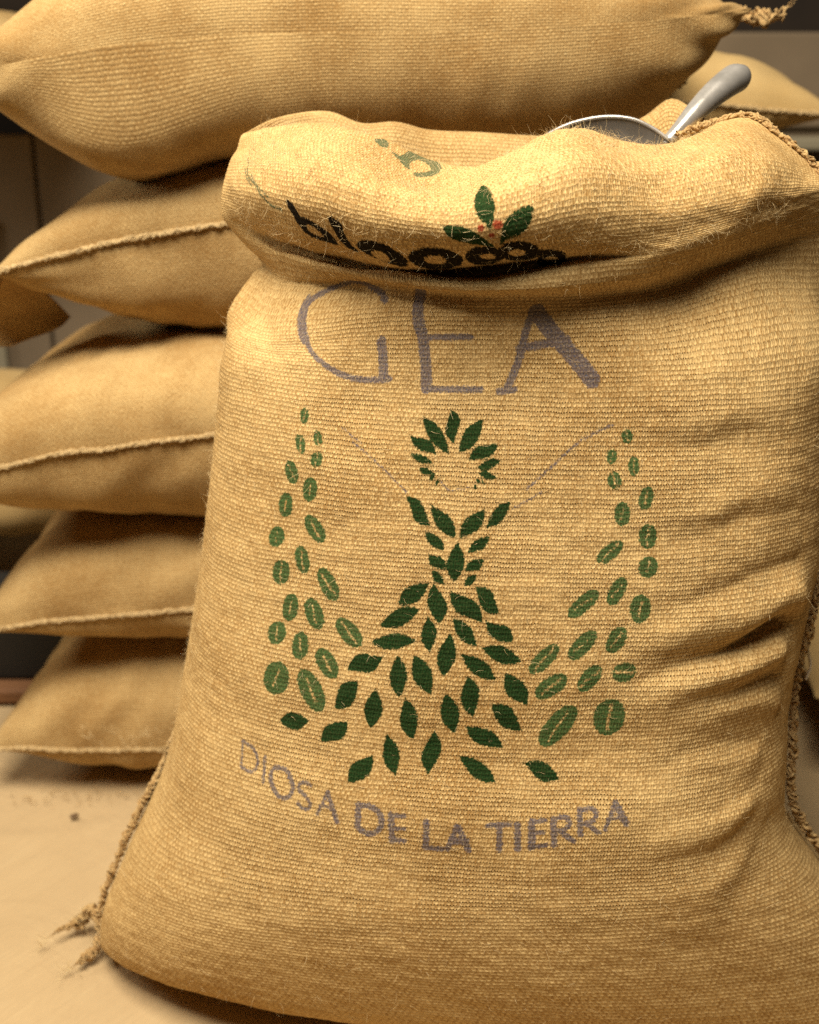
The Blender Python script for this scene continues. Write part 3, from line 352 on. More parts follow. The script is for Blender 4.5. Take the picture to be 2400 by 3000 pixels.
# ------------------------------------------------------------------ materials
class Nodes:
    def __init__(self, name):
        self.mat = bpy.data.materials.new(name)
        self.mat.use_nodes = True
        self.t = self.mat.node_tree
        self.bsdf = self.t.nodes['Principled BSDF']
        self.out = self.t.nodes['Material Output']
    def node(self, kind, **kw):
        n = self.t.nodes.new(kind)
        for k, v in kw.items(): setattr(n, k, v)
        return n
    def put(self, sock, v):
        if hasattr(v, 'is_output') or isinstance(v, bpy.types.NodeSocket): self.t.links.new(v, sock)
        else:
            if isinstance(v, (tuple, list)) and len(v) == 3 and sock.type == 'RGBA': v = (*v, 1)
            sock.default_value = v
    def m(self, op, a, b=None, c=None, clamp=False):
        n = self.node('ShaderNodeMath', operation=op, use_clamp=clamp)
        self.put(n.inputs[0], a)
        if b is not None: self.put(n.inputs[1], b)
        if c is not None: self.put(n.inputs[2], c)
        return n.outputs[0]
    def ss(self, v, lo, hi, a=0.0, b=1.0):
        n = self.node('ShaderNodeMapRange', interpolation_type='SMOOTHSTEP')
        for k, x in zip((0, 1, 2, 3, 4), (v, lo, hi, a, b)): self.put(n.inputs[k], x)
        return n.outputs[0]
    def mix(self, f, a, b, blend='MIX'):
        n = self.node('ShaderNodeMix', data_type='RGBA', blend_type=blend)
        self.put(n.inputs[0], f); self.put(n.inputs[6], a); self.put(n.inputs[7], b)
        return n.outputs[2]
    def noise(self, vec, scale, detail=2.0, rough=0.5, dist=0.0):
        n = self.node('ShaderNodeTexNoise')
        if vec is not None: self.put(n.inputs['Vector'], vec)
        n.inputs['Scale'].default_value = scale; n.inputs['Detail'].default_value = detail
        n.inputs['Roughness'].default_value = rough; n.inputs['Distortion'].default_value = dist
        return n.outputs['Fac']
    def xyz(self, x, y, z=0.0):
        n = self.node('ShaderNodeCombineXYZ')
        self.put(n.inputs[0], x); self.put(n.inputs[1], y); self.put(n.inputs[2], z)
        return n.outputs[0]
    def sep(self, v):
        n = self.node('ShaderNodeSeparateXYZ'); self.put(n.inputs[0], v); return n.outputs
    def attr(self, name):
        return self.node('ShaderNodeAttribute', attribute_name=name).outputs['Fac']
    def white(self, x, seed):
        n = self.node('ShaderNodeTexWhiteNoise', noise_dimensions='2D')
        self.put(n.inputs['Vector'], self.xyz(x, seed)); return n.outputs['Value']
    def bump(self, h, strength, dist, normal=None):
        n = self.node('ShaderNodeBump')
        n.inputs['Strength'].default_value = strength; n.inputs['Distance'].default_value = dist
        self.put(n.inputs['Height'], h)
        if normal is not None: self.put(n.inputs['Normal'], normal)
        return n.outputs[0]

def burlap(name, fu, fv, light=(0.66, 0.460, 0.205), dark=(0.345, 0.195, 0.064), hole_amt=1.0, bump=0.9, prints=False, speck=1.0, bdist=0.0011, tones=0.36, blots=0.6):
    B = Nodes(name)
    uvn = B.node('ShaderNodeUVMap', uv_map='cloth').outputs[0]
    s = B.sep(uvn)
    w1 = B.m('SUBTRACT', B.noise(uvn, 12, 1), 0.5)
    w2 = B.m('SUBTRACT', B.noise(B.xyz(B.m('MULTIPLY', s[0], 90), B.m('MULTIPLY', s[1], 90)), 1.0, 2), 0.5)
    w3 = B.m('SUBTRACT', B.noise(B.xyz(B.m('MULTIPLY', s[0], 90), B.m('MULTIPLY', s[1], 90), 4.0), 1.0, 2), 0.5)
    x = B.m('ADD', B.m('MULTIPLY', s[0], fu), B.m('ADD', B.m('MULTIPLY', w1, 1.6), B.m('MULTIPLY', w3, 0.75)))
    y = B.m('ADD', B.m('MULTIPLY', s[1], fv), B.m('ADD', B.m('MULTIPLY', w1, -1.2), B.m('MULTIPLY', w2, 0.65)))
    sx = B.m('SINE', B.m('MULTIPLY', x, math.pi)); sy = B.m('SINE', B.m('MULTIPLY', y, math.pi))
    ax = B.m('ABSOLUTE', sx); ay = B.m('ABSOLUTE', sy)
    c = B.m('MULTIPLY', sx, sy)
    hw = B.m('MULTIPLY', B.m('POWER', ax, 0.9), B.m('MULTIPLY_ADD', c, 0.48, 0.50))
    hf = B.m('MULTIPLY', B.m('POWER', ay, 0.38), B.m('MULTIPLY_ADD', c, -0.50, 0.50))
    h = B.m('MAXIMUM', hw, hf)
    cell = B.node('ShaderNodeTexWhiteNoise', noise_dimensions='3D')
    B.put(cell.inputs['Vector'], B.xyz(B.m('FLOOR', x), B.m('FLOOR', y), 1.0))
    cell = cell.outputs['Value']
    h = B.m('MULTIPLY', h, B.m('MULTIPLY_ADD', cell, 0.75, 0.55))
    # gaps between the threads: opener in some bands of the cloth than in others
    opn = B.ss(B.noise(B.xyz(B.m('MULTIPLY', s[0], 13), B.m('MULTIPLY', s[1], 17), 2.0), 1.0, 4, 0.65), 0.32, 0.58)
    if prints:
        opn = B.m('MULTIPLY', opn, B.m('ADD', B.attr('open'), 0.0), clamp=True)
    row = B.white(B.m('FLOOR', y), 3.0)
    opn = B.m('MULTIPLY', opn, B.m('MULTIPLY_ADD', row, 0.7, 0.65), clamp=True)
    gx = B.ss(ax, 0.42, 0.88, 1.0, 0.0); gy = B.ss(ay, 0.28, 0.68, 1.0, 0.0)
    gap = B.m('MULTIPLY', B.m('MULTIPLY', gx, gy), opn)
    # colour of the jute: each thread its own tone, blotches, fibre streaks, husk specks
    tw = B.white(B.m('FLOOR', x), 1.0); tf = B.white(B.m('FLOOR', y), 2.0)
    over = B.m('GREATER_THAN', hw, hf)
    tone = B.m('ADD', B.m('MULTIPLY', over, tw), B.m('MULTIPLY', B.m('SUBTRACT', 1.0, over), B.m('MULTIPLY_ADD', tf, 0.5, 0.25)))
    fib = B.noise(B.xyz(B.m('MULTIPLY', s[0], 640), B.m('MULTIPLY', s[1], 640)), 1.0, 3, 0.65)
    blot = B.noise(uvn, 7, 4, 0.6)
    f = B.m('ADD', B.m('ADD', B.m('MULTIPLY_ADD', over, -0.45 * tones, tones * 0.22), B.m('ADD', B.m('MULTIPLY', tone, tones * 0.4), B.m('MULTIPLY', cell, tones * 0.65))), B.m('ADD', B.m('MULTIPLY_ADD', fib, 1.5, -0.17), B.m('MULTIPLY', blot, blots)))
    f = B.ss(f, 0.30 + blots * 0.5 + tones * 0.4, 0.85 + blots * 0.5 + tones * 0.6)
    col = B.mix(f, dark, light)
    sp = B.ss(B.noise(B.xyz(B.m('MULTIPLY', s[0], 170), B.m('MULTIPLY', s[1], 240), 7.0), 1.0, 2, 0.6), 0.70, 0.78)
    col = B.mix(B.m('MULTIPLY', sp, 0.45 * speck), col, (0.24, 0.115, 0.03))
    pale = B.ss(B.noise(B.xyz(B.m('MULTIPLY', s[0], 240), B.m('MULTIPLY', s[1], 300), 11.0), 1.0, 2, 0.6), 0.66, 0.76)
    col = B.mix(B.m('MULTIPLY', pale, 0.5), col, (0.78, 0.60, 0.32))
    if prints:
        rag = B.m('SUBTRACT', B.noise(B.xyz(B.m('MULTIPLY', s[0], 420), B.m('MULTIPLY', s[1], 420), 5.0), 1.0, 3, 0.75), 0.5)
        rag = B.m('MULTIPLY', rag, 0.0066)
        inked = 0.0
        thin = B.noise(B.xyz(B.m('MULTIPLY', s[0], 500), B.m('MULTIPLY', s[1], 700), 9.0), 1.0, 2, 0.7)
        for name_, ink, ink2, lo, hi in (('ink_bean', (0.012, 0.064, 0.018), (0.040, 0.125, 0.036), 0.86, 1.0),
                                         ('ink_leaf', (0.003, 0.024, 0.006), (0.012, 0.058, 0.015), 0.965, 1.0),
                                         ('ink_purple', (0.046, 0.056, 0.105), (0.11, 0.115, 0.16), 0.62, 0.97),
                                         ('ink_green', (0.028, 0.075, 0.042), (0.06, 0.115, 0.06), 0.72, 0.98),
                                         ('ink_red', (0.30, 0.022, 0.010), (0.34, 0.05, 0.02), 0.8, 1.0),
                                         ('ink_black', (0.0045, 0.004, 0.004), (0.009, 0.008, 0.006), 0.97, 1.0)):
            sd = B.m('ADD', B.attr(name_), rag)
            k = B.ss(sd, -0.0005, 0.0007)
            den = B.ss(thin, 0.25, 0.62, hi, lo)
            k = B.m('MULTIPLY', B.m('MULTIPLY', k, den), B.ss(h, 0.12, 0.36, 0.82 if name_ == 'ink_purple' else 0.96, 1.0))
            col = B.mix(k, col, B.mix(B.ss(fib, 0.4, 0.75), ink, ink2))
            inked = B.m('MAXIMUM', inked, k)
    if prints: gap = B.m('MULTIPLY', gap, B.m('MULTIPLY_ADD', inked, -0.9, 1.0))
    col = B.mix(B.m('MULTIPLY', gap, hole_amt), col, (0.055, 0.027, 0.007))
    B.put(B.bsdf.inputs['Base Color'], col)
    B.bsdf.inputs['Roughness'].default_value = 0.95
    B.bsdf.inputs['Specular IOR Level'].default_value = 0.05
    B.bsdf.inputs['Sheen Weight'].default_value = 0.0 if prints else 0.10
    B.bsdf.inputs['Sheen Roughness'].default_value = 0.45
    B.put(B.bsdf.inputs['Sheen Tint'], (1.0, 0.86, 0.58))
    hh = B.m('ADD', h, B.m('MULTIPLY', fib, 0.5))
    B.put(B.bsdf.inputs['Normal'], B.bump(hh, bump, bdist))
    return B.mat

def plain(name, a, b, scale=12.0, rough=0.8, bumpy=0.2, stretch=(1, 1, 1), metallic=0.0, dist=0.002):
    B = Nodes(name)
    tc = B.node('ShaderNodeTexCoord').outputs['Object']
    mp = B.node('ShaderNodeMapping'); B.put(mp.inputs['Vector'], tc); mp.inputs['Scale'].default_value = stretch
    n = B.noise(mp.outputs[0], scale, 5, 0.6)
    B.put(B.bsdf.inputs['Base Color'], B.mix(B.ss(n, 0.3, 0.7), a, b))
    B.bsdf.inputs['Roughness'].default_value = rough
    B.bsdf.inputs['Metallic'].default_value = metallic
    if bumpy: B.put(B.bsdf.inputs['Normal'], B.bump(B.noise(mp.outputs[0], scale * 6, 4, 0.6), bumpy, dist))
    return B.mat

M_PRINT = burlap('printed_jute', 425, 282, prints=True, bump=0.60)
M_INSIDE = burlap('plain_jute', 425, 282, bump=0.60)
M_SACK = burlap('jute_cloth', 350, 330, tones=0.24, light=(0.57, 0.395, 0.176), dark=(0.32, 0.185, 0.064), hole_amt=0.6, bump=0.70, speck=2.4, blots=1.3)
M_ROPE = plain('jute_twine', (0.34, 0.19, 0.065), (0.62, 0.43, 0.19), 260, 0.95, 0.6)
M_SEAM = plain('pale_seam', (0.42, 0.285, 0.125), (0.64, 0.47, 0.24), 260, 0.95, 0.6)
M_FIBRE = plain('jute_fibre', (0.58, 0.42, 0.20), (0.80, 0.64, 0.36), 30, 0.8, 0)
M_THREAD = plain('white_thread', (0.70, 0.64, 0.52), (0.80, 0.75, 0.64), 60, 0.8, 0)

# ------------------------------------------------------------------ object helpers
def tag(o, label=None, cat=None, group=None, kind=None):
    for k, v in (('label', label), ('category', cat), ('group', group), ('kind', kind)):
        if v: o[k] = v
    return o
def empty(name, loc=(0, 0, 0)):
    o = bpy.data.objects.new(name, None); o.location = loc; o.empty_display_size = 0.05
    COL.objects.link(o); return o
def adopt(o, parent):
    if parent is not None:
        o.parent = parent
        o.matrix_parent_inverse = parent.matrix_basis.inverted()
def mesh_obj(name, verts, faces, mat, parent=None, smooth=True):
    me = bpy.data.meshes.new(name)
    verts = np.ascontiguousarray(verts, np.float32).reshape(-1, 3)
    faces = np.ascontiguousarray(faces, np.int32)
    k = faces.shape[1]
    me.vertices.add(len(verts)); me.vertices.foreach_set('co', verts.ravel())
    me.loops.add(faces.size); me.loops.foreach_set('vertex_index', faces.ravel())
    me.polygons.add(len(faces))
    me.polygons.foreach_set('loop_start', np.arange(0, faces.size, k, dtype=np.int32))
    me.update(calc_edges=True)
    me.polygons.foreach_set('use_smooth', np.full(len(faces), smooth, bool))
    me.validate()
    me.materials.append(mat)
    o = bpy.data.objects.new(name, me); COL.objects.link(o)
    adopt(o, parent)
    return o
def grid_faces(nr, nc, flip=False, wrap=False):
    i = np.arange(nr * nc).reshape(nr, nc)
    a, b, c, d = i[:-1, :-1], i[:-1, 1:], i[1:, 1:], i[1:, :-1]
    if wrap:
        j = np.concatenate([i, i[:, :1]], 1)
        a, b, c, d = j[:-1, :-1], j[:-1, 1:], j[1:, 1:], j[1:, :-1]
    f = np.stack([a, b, c, d], -1).reshape(-1, 4)
    return f[:, ::-1] if flip else f
def set_uv(o, UVv):
    me = o.data
    lay = me.uv_layers.new(name='cloth')
    vi = np.empty(len(me.loops), np.int32); me.loops.foreach_get('vertex_index', vi)
    lay.data.foreach_set('uv', np.ascontiguousarray(UVv.reshape(-1, 2)[vi], np.float32).ravel())
def set_attr(o, name, val):
    a = o.data.attributes.new(name, 'FLOAT', 'POINT')
    a.data.foreach_set('value', np.ascontiguousarray(val, np.float32).ravel())

def frames(P):
    T = np.gradient(P, axis=0); T /= np.maximum(np.linalg.norm(T, axis=1, keepdims=True), 1e-9)
    up = np.array([0.12, -0.45, 0.88]); A = np.cross(T, up); A /= np.maximum(np.linalg.norm(A, axis=1, keepdims=True), 1e-9)
    return T, A, np.cross(A, T)
def rope(name, pts, r, pitch, parent, mat=None, seed=0, taper=False, squash=1.0, step=0.0011, shag=0.25):
    """a frayed seam cord along pts: loosely twisted fibre bundles, joined"""
    n = max(16, int(np.linalg.norm(np.diff(np.asarray(pts), axis=0), axis=1).sum() / 0.0014))
    P = spline(pts, n); T, A, Bn = frames(P)
    L = np.concatenate([[0], np.cumsum(np.linalg.norm(np.diff(P, axis=0), axis=1))])
    k, m = 5, 9
    ph = np.linspace(0, 2 * np.pi, k, endpoint=False)
    fade = np.clip((L[-1] - L) / (L[-1] * 0.4), 0.25, 1) if taper else np.ones(n)
    Vs, Fs = [], []
    for j in range(m):
        a = j * 2 * np.pi / m + L / pitch * (np.pi if j % 3 else -1.3 * np.pi) + 0.9 * waves(L, L * 0, 55, seed * 7 + j, 6)
        rr = r * (0.62 + 0.30 * waves(L, L * 0, 70, seed * 7 + j + 40, 6) * (1 + shag)) * (1 if j else 0.2)
        C = P + A * (np.cos(a) * rr * fade)[:, None] + Bn * (np.sin(a) * rr * squash * fade)[:, None]
        C = C + np.random.RandomState(seed * 11 + j).normal(size=C.shape) * r * 0.10 * (1 + shag)
        q = r * (0.40 + 0.14 * waves(L, L * 0, 160, seed * 7 + j + 80, 6)) * fade
        if taper: q = q * np.clip((L[-1] * (0.75 + 0.25 * (j % 4) / 3) - L) / (L[-1] * 0.2), 0.02, 1)
        V = C[:, None] + A[:, None] * (np.cos(ph)[None] * q[:, None])[..., None] + Bn[:, None] * (np.sin(ph)[None] * q[:, None])[..., None]
        Fs.append(grid_faces(n, k, wrap=True) + j * n * k); Vs.append(V.reshape(-1, 3))
    return mesh_obj(name, np.concatenate(Vs), np.concatenate(Fs), mat or M_ROPE, parent)
def cord(name, pts, r, pitch, parent, mat=None, seed=0, taper=False, squash=1.0, step=0.0011, shag=0.25):
    """a smooth thread along pts"""
    n = max(12, int(np.linalg.norm(np.diff(np.asarray(pts), axis=0), axis=1).sum() / step))
    P = spline(pts, n)
    rs = np.random.RandomState(seed)
    T, A, Bn = frames(P)
    L = np.concatenate([[0], np.cumsum(np.linalg.norm(np.diff(P, axis=0), axis=1))])
    k = 12
    ph = np.linspace(0, 2 * np.pi, k, endpoint=False)
    S, PH = np.meshgrid(L, ph, indexing='ij')
    R = r * (0.80 + 0.30 * np.abs(np.sin(PH + S / pitch * np.pi + 1.2 * waves(S, PH * 0, 40, seed + 5, 6))))
    R = R * (1 + shag * 0.8 * waves(S, PH * 0.003, 130, seed, 8) + shag * 0.5 * rs.normal(size=S.shape) * 0.5 + shag * 0.5 * waves(S, PH * 0, 45, seed + 9, 6))
    if taper:
        R = R * np.clip((L[-1] - S) / (L[-1] * 0.35), 0.12, 1)
    wob = waves(L, L * 0, 60, seed + 3, 6)[:, None] * r * 0.35
    C = P + A * wob
    V = C[:, None] + A[:, None] * (np.cos(PH) * R)[..., None] + Bn[:, None] * (np.sin(PH) * R * squash)[..., None]
    V = np.concatenate([V, np.repeat(C[[0]][:, None] , k, 1) * 0 + C[0], ], 0) if False else V
    f = grid_faces(n, k, wrap=True)
    return mesh_obj(name, V, f, mat or M_ROPE, parent)
def strands(name, starts, dirs, lens, rad, parent, seed=0, mat=None, curl=0.6, seg=5):
    """loose fibres: thin curved three-sided tubes, joined"""
    rs = np.random.RandomState(seed)
    n = len(starts)
    d = dirs / np.linalg.norm(dirs, axis=1, keepdims=True)
    bend = rs.normal(size=(n, 3)); bend -= d * (bend * d).sum(1, keepdims=True)
    bend /= np.linalg.norm(bend, axis=1, keepdims=True)
    side = np.cross(d, bend)
    amt = rs.uniform(0.1, curl, n)[:, None]
    tw = rs.uniform(-0.4, 0.4, n)[:, None]
    rings = []
    for i in range(seg + 1):
        t = i / seg
        c = starts + d * (lens[:, None] * t * (1 - 0.3 * amt * t)) + bend * (lens[:, None] * amt * t * t) + side * (lens[:, None] * tw * np.sin(t * 3.0) * 0.4)
        rr = (rad * (1 - 0.75 * t))[:, None]
        ring = [c + rr * (bend * math.cos(a) + side * math.sin(a)) for a in (0, 2.094, 4.189)]
        rings.append(np.stack(ring, 1))
    V = np.stack(rings, 1)                       # n, seg+1, 3, 3
    base = (np.arange(n) * (seg + 1) * 3)[:, None, None, None]
    i = np.arange(seg)[None, :, None, None] * 3
    q = np.array([[[0, 1, 4, 3], [1, 2, 5, 4], [2, 0, 3, 5]]])
    F = (base + i + q[None]).reshape(-1, 4)
    o = mesh_obj(name, V.reshape(-1, 3), F, mat or M_FIBRE, parent)
    tag(o, kind='stuff')
    return o
def box(name, lo, hi, mat, parent=None, bev=0.004):
    import bmesh
    bm = bmesh.new()
    bmesh.ops.create_cube(bm, size=1)
    for v in bm.verts:
        v.co = [lo[i] + (v.co[i] + 0.5) * (hi[i] - lo[i]) for i in range(3)]
    if bev:
        bmesh.ops.bevel(bm, geom=bm.edges[:], offset=bev, segments=2, affect='EDGES', profile=0.5)
    me = bpy.data.meshes.new(name); bm.to_mesh(me); bm.free()
    me.materials.append(mat)
    o = bpy.data.objects.new(name, me); COL.objects.link(o); adopt(o, parent)
    return o

# ------------------------------------------------------------------ the setting: floor, back boards
def floor_material():
    B = Nodes('floor_cover')
    tc = B.node('ShaderNodeTexCoord').outputs['Object']
    mp = B.node('ShaderNodeMapping'); B.put(mp.inputs['Vector'], tc)
    mp.inputs['Rotation'].default_value = (0, 0, math.radians(-52)); 
    v = B.sep(mp.outputs[0])
    gr = B.noise(B.xyz(B.m('MULTIPLY', v[0], 3.0), B.m('MULTIPLY', v[1], 46.0)), 1.0, 5, 0.62, 0.3)
    fine = B.noise(B.xyz(B.m('MULTIPLY', v[0], 22.0), B.m('MULTIPLY', v[1], 300.0)), 1.0, 3, 0.6)
    blot = B.noise(tc, 4.5, 4, 0.6)
    f = B.m('ADD', B.m('MULTIPLY', gr, 0.2), B.m('ADD', B.m('MULTIPLY', fine, 0.3), B.m('MULTIPLY', blot, 0.5)))
    col = B.mix(B.ss(f, 0.4, 0.75), (0.42, 0.30, 0.158), (0.50, 0.368, 0.20))
    lines = B.ss(gr, 0.66, 0.74)
    col = B.mix(B.m('MULTIPLY', lines, 0.10), col, (0.30, 0.19, 0.08))
    B.put(B.bsdf.inputs['Base Color'], col)
    B.bsdf.inputs['Roughness'].default_value = 0.92
    B.put(B.bsdf.inputs['Normal'], B.bump(B.m('ADD', B.m('ADD', gr, B.m('MULTIPLY', B.noise(tc, 6, 4, 0.55, 1.2), 3.0)), B.m('MULTIPLY', fine, 0.3)), 0.5, 0.006))
    return B.mat
gx = np.concatenate([np.linspace(-1.6, -0.6, 40), np.linspace(-0.595, 0.2, 320), np.linspace(0.21, 1.6, 40)]); gy = np.concatenate([np.linspace(0.2, 0.6, 20), np.linspace(0.603, 1.4, 300), np.linspace(1.41, 2.6, 40)])
GX, GY = np.meshgrid(gx, gy)
GZ = -0.005 + 0.0022 * waves(GX, GY, 1.6, 4)
for (x0, y0, x1, y1, hgt, sg) in ((-0.20, 0.78, -0.10, 0.90, 1.6, .004), (-0.17, 0.77, -0.07, 0.89, -1.4, .004), (-0.24, 0.80, -0.13, 0.93, -1.0, .005), (-0.60, 1.12, -0.30, 1.17, 2.6, .016),
                                  (-0.62, 0.98, -0.28, 1.04, -1.8, .014), (-0.60, 1.06, -0.40, 1.03, 1.6, .012), (-0.50, 0.86, -0.25, 0.93, 1.8, .013), (-0.45, 0.80, -0.22, 0.82, -1.5, .012)):
    r_, p_ = polyline_dist(GX + 0.006 * waves(GX, GY, 5, 3), GY + 0.006 * waves(GX, GY, 5, 6), [(x0, y0), (x1, y1)])
    GZ += 0.001 * hgt * np.exp(-(r_ / sg) ** 2) * np.sin(np.pi * np.clip(p_, 0.0, 1.0)) ** 0.5
GZ = np.minimum(GZ, 0.0005)
tag(mesh_obj('floor', np.stack([GX, GY, GZ], -1), grid_faces(*GX.shape), floor_material()), kind='structure')

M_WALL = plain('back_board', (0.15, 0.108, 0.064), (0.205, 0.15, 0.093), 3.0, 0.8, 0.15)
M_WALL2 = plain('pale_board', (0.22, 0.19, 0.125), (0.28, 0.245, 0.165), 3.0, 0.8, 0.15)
M_DARK = plain('unlit_dark', (0.020, 0.013, 0.008), (0.032, 0.020, 0.011), 5.0, 0.9, 0.1)  # near-black colour puts the unlit depth behind the boards into the wall
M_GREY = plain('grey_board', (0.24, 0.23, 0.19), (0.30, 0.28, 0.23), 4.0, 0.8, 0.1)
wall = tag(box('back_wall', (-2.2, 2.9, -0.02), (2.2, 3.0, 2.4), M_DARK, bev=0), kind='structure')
# ------------------------------------------------------------------ filled sacks lying in the stack behind
def pillow(name, label, xl, xr, yf, yb, zb, zt, zl, zm, zr, group=None, seed=0, fill=0.35, ends=0.9, p_top=2.3, p_bot=3.8, sag=0.02, seam=True, mat=None, nx=200, ny=130, yaw=0.0, seam_r=0.0026, wr=1.0, wq=1.0):
    """a filled, lying sack: xl..xr long, yf..yb deep, between zb and zt; its edge seam runs at
    heights zl (left tip), zm (middle), zr (right tip)"""
    root = empty(name, ((xl + xr) / 2, (yf + yb) / 2, zb))
    a = np.sin(np.linspace(-np.pi / 2, np.pi / 2, nx))
    b0 = np.sin(np.linspace(-np.pi / 2, np.pi / 2, 4001))
    s0 = np.concatenate([[0], np.cumsum(np.hypot(np.diff(b0) * (yb - yf) / 2, np.diff(np.clip(1 - np.abs(b0) ** 3.4, 0, 1) ** 0.42) * (zt - zb) * 0.6))])
    bs = np.interp(np.linspace(0, s0[-1], ny), s0, b0)
    A, Bv = np.meshgrid(a, bs)
    cx, cy = (xl + xr) / 2, (yf + yb) / 2
    L, W = (xr - xl) / 2, (yb - yf) / 2
    ty = np.clip(1 - np.abs(Bv) ** 3.4, 0, 1) ** 0.42
    half = {}
    for sgn, p in ((1, p_top), (-1, p_bot)):
        tx = np.clip(1 - np.abs(A) ** p, 0, 1) ** ends
        half[sgn] = tx, 1 - (1 - tx * ty) ** (1 + fill)
    X = cx + L * A * (1 - 0.045 * (1 - Bv ** 2))
    Yc = cy + W * Bv * (1 - 0.05 * (1 - np.abs(A) ** 3)) * (1 - 0.10 * np.abs(A) ** 4)
    s = zm + np.where(A < 0, (zl - zm), (zr - zm)) * np.abs(A) ** 2.2
    parts = []
    for sgn in (1, -1):
        tx, t = half[sgn]
        if sgn > 0: Z = s + np.maximum(zt - s, 0.01) * t
        else: Z = s - np.maximum(s - zb, 0.004) * t - sag * np.exp(-((A + 0.60) / 0.26) ** 2) * np.clip(t * 2, 0, 1)
        G = np.stack([X, Yc, Z], -1)
        N = grid_normals(G); N *= np.sign(N[..., 2:3] * sgn + 1e-9)
        edge = (np.abs(A) ** 6 + 0.15)
        U = A * L
        arc = np.concatenate([[0], np.cumsum(np.linalg.norm(np.diff(G[:, nx // 2], axis=0), axis=1))])
        Vv = np.repeat((arc - arc[-1] / 2)[:, None], nx, 1)
        d = (0.0050 * waves(U, Vv, 4.5, seed + 1) + 0.0012 * waves(U, Vv, 22, seed + 6)) * t
        pl = np.exp(-((1 - np.abs(A)) * L / 0.10) ** 2) * np.sin(Vv / (0.07 + (1 - np.abs(A)) * L) * 5.5 + 2.2 * waves(U, Vv, 4, seed + 2) + seed) * 0.0050 * np.abs(waves(U * 0, Vv, 5, seed + 8))
        ql = np.exp(-((1 - np.abs(Bv)) * W / 0.07) ** 2) * np.sin(A * L * 60 + 4 * waves(U, Vv, 4, seed + 4)) * 0.0034 * tx
        G = G + N * ((d + pl * wr + ql * wq) * np.sqrt(np.clip(t, 0, 1)))[..., None]
        G[..., 2] = np.clip(G[..., 2], max(zb - sag, 0.0) + 0.001, None)
        parts.append((G, np.stack([U + 0.7, Vv + 0.5 + (0 if sgn > 0 else 2.0)], -1)))
    V = np.concatenate([p[0].reshape(-1, 3) for p in parts])
    UVs = np.concatenate([p[1].reshape(-1, 2) for p in parts])
    f = grid_faces(ny, nx)
    F = np.concatenate([f, f[:, ::-1] + nx * ny])
    if yaw:
        c, sn = math.cos(yaw), math.sin(yaw)
        dx, dy = V[:, 0] - cx, V[:, 1] - cy
        V[:, 0], V[:, 1] = cx + dx * c - dy * sn, cy + dx * sn + dy * c
    o = mesh_obj('sack_cloth', V, F, mat or M_SACK, root)
    set_uv(o, UVs)
    if seam:
        G = V[:nx * ny].reshape(ny, nx, 3)
        line = G[0].copy(); line[:, 1] -= 0.002; line[:, 2] += 0.0015 * waves(line[:, 0], line[:, 0] * 0, 9, seed)
        keep = line[2:-2:5]
        rope('edge_seam', keep, seam_r, 0.012, root, mat=M_SEAM, seed=seed + 20, squash=0.75, step=0.002, shag=0.2)
    tag(root, label, 'sack', group)
    return root

STACK = 'filled sacks piled behind the open sack'
s5 = pillow('filled_sack', 'bottom sack of the pile, lying on the floor, its seam curving low', -0.50, 0.36, 1.21, 1.66, 0.0, 0.178, 0.058, 0.066, 0.07, STACK, 1, p_top=5.0, sag=0.0, ends=1.0)
s4 = pillow('filled_sack', 'second sack up from the floor in the pile, lying on the lowest one', -0.505, 0.36, 1.205, 1.67, 0.178, 0.335, 0.205, 0.250, 0.25, STACK, 2, p_top=5.0, sag=0.0, ends=1.0, seam_r=0.0026)
s3 = pillow('filled_sack', 'middle sack of the five piled behind the open sack, brown speckled with a pale seam', -0.545, 0.36, 1.175, 1.68, 0.335, 0.540, 0.375, 0.455, 0.44, STACK, 3, sag=0.008)
s2 = pillow('filled_sack', 'second sack from the top of the pile, its left ear hanging open', -0.435, 0.38, 1.215, 1.68, 0.540, 0.726, 0.605, 0.665, 0.64, STACK, 4, seam_r=0.0031, p_bot=4.5, sag=0.012)
s1 = pillow('filled_sack', 'topmost sack of the pile, plump, with a twisted cord at its right corner', -0.432, 0.315, 1.175, 1.66, 0.726, 0.935, 0.795, 0.835, 0.855, STACK, 5, seam=False, fill=0.45, p_bot=4.4, sag=0.040, wr=1.8, wq=0.25)
# twisted cord end of the top sack
rope('cord_end', [at(2085, 42, 1.28), at(2150, 36, 1.27), at(2210, 52, 1.26), at(2262, 50, 1.25), at(2308, 22, 1.25), at(2336, -12, 1.25)], 0.0068, 0.016, s1, seed=31, taper=True)
rope('end_seam', [at(2112, 60, 1.29), at(2080, 110, 1.31), at(2040, 170, 1.33), at(1985, 250, 1.35)], 0.0045, 0.012, s1, seed=33)
# ear flap hanging from the second sack
def patch(name, rows, mat, parent, nu=30, nv=30, uvs=1.0):
    K = np.array([spline([at(*p) for p in r], nu) for r in rows])
    G = loft(K, np.linspace(0, 1, len(rows)), np.linspace(0, 1, nv))
    o = mesh_obj(name, G, grid_faces(nv, nu), mat, parent)
    U, V = np.meshgrid(np.linspace(0, 0.15 * uvs, nu), np.linspace(0, 0.15 * uvs, nv))
    set_uv(o, np.stack([U, V], -1))
    so = o.modifiers.new('thickness', 'SOLIDIFY'); so.thickness = 0.002
    return o
patch('ear_flap', [[(-50, 775, 1.245), (60, 800, 1.28), (150, 870, 1.33), (205, 925, 1.365)], [(-80, 830, 1.25), (20, 875, 1.30), (115, 925, 1.335), (175, 955, 1.36)], [(-110, 900, 1.255), (-30, 940, 1.30), (55, 965, 1.325), (115, 982, 1.345)], [(-140, 980, 1.26), (-70, 1010, 1.285), (-10, 1016, 1.30), (35, 1014, 1.31)]], M_SACK, s2)
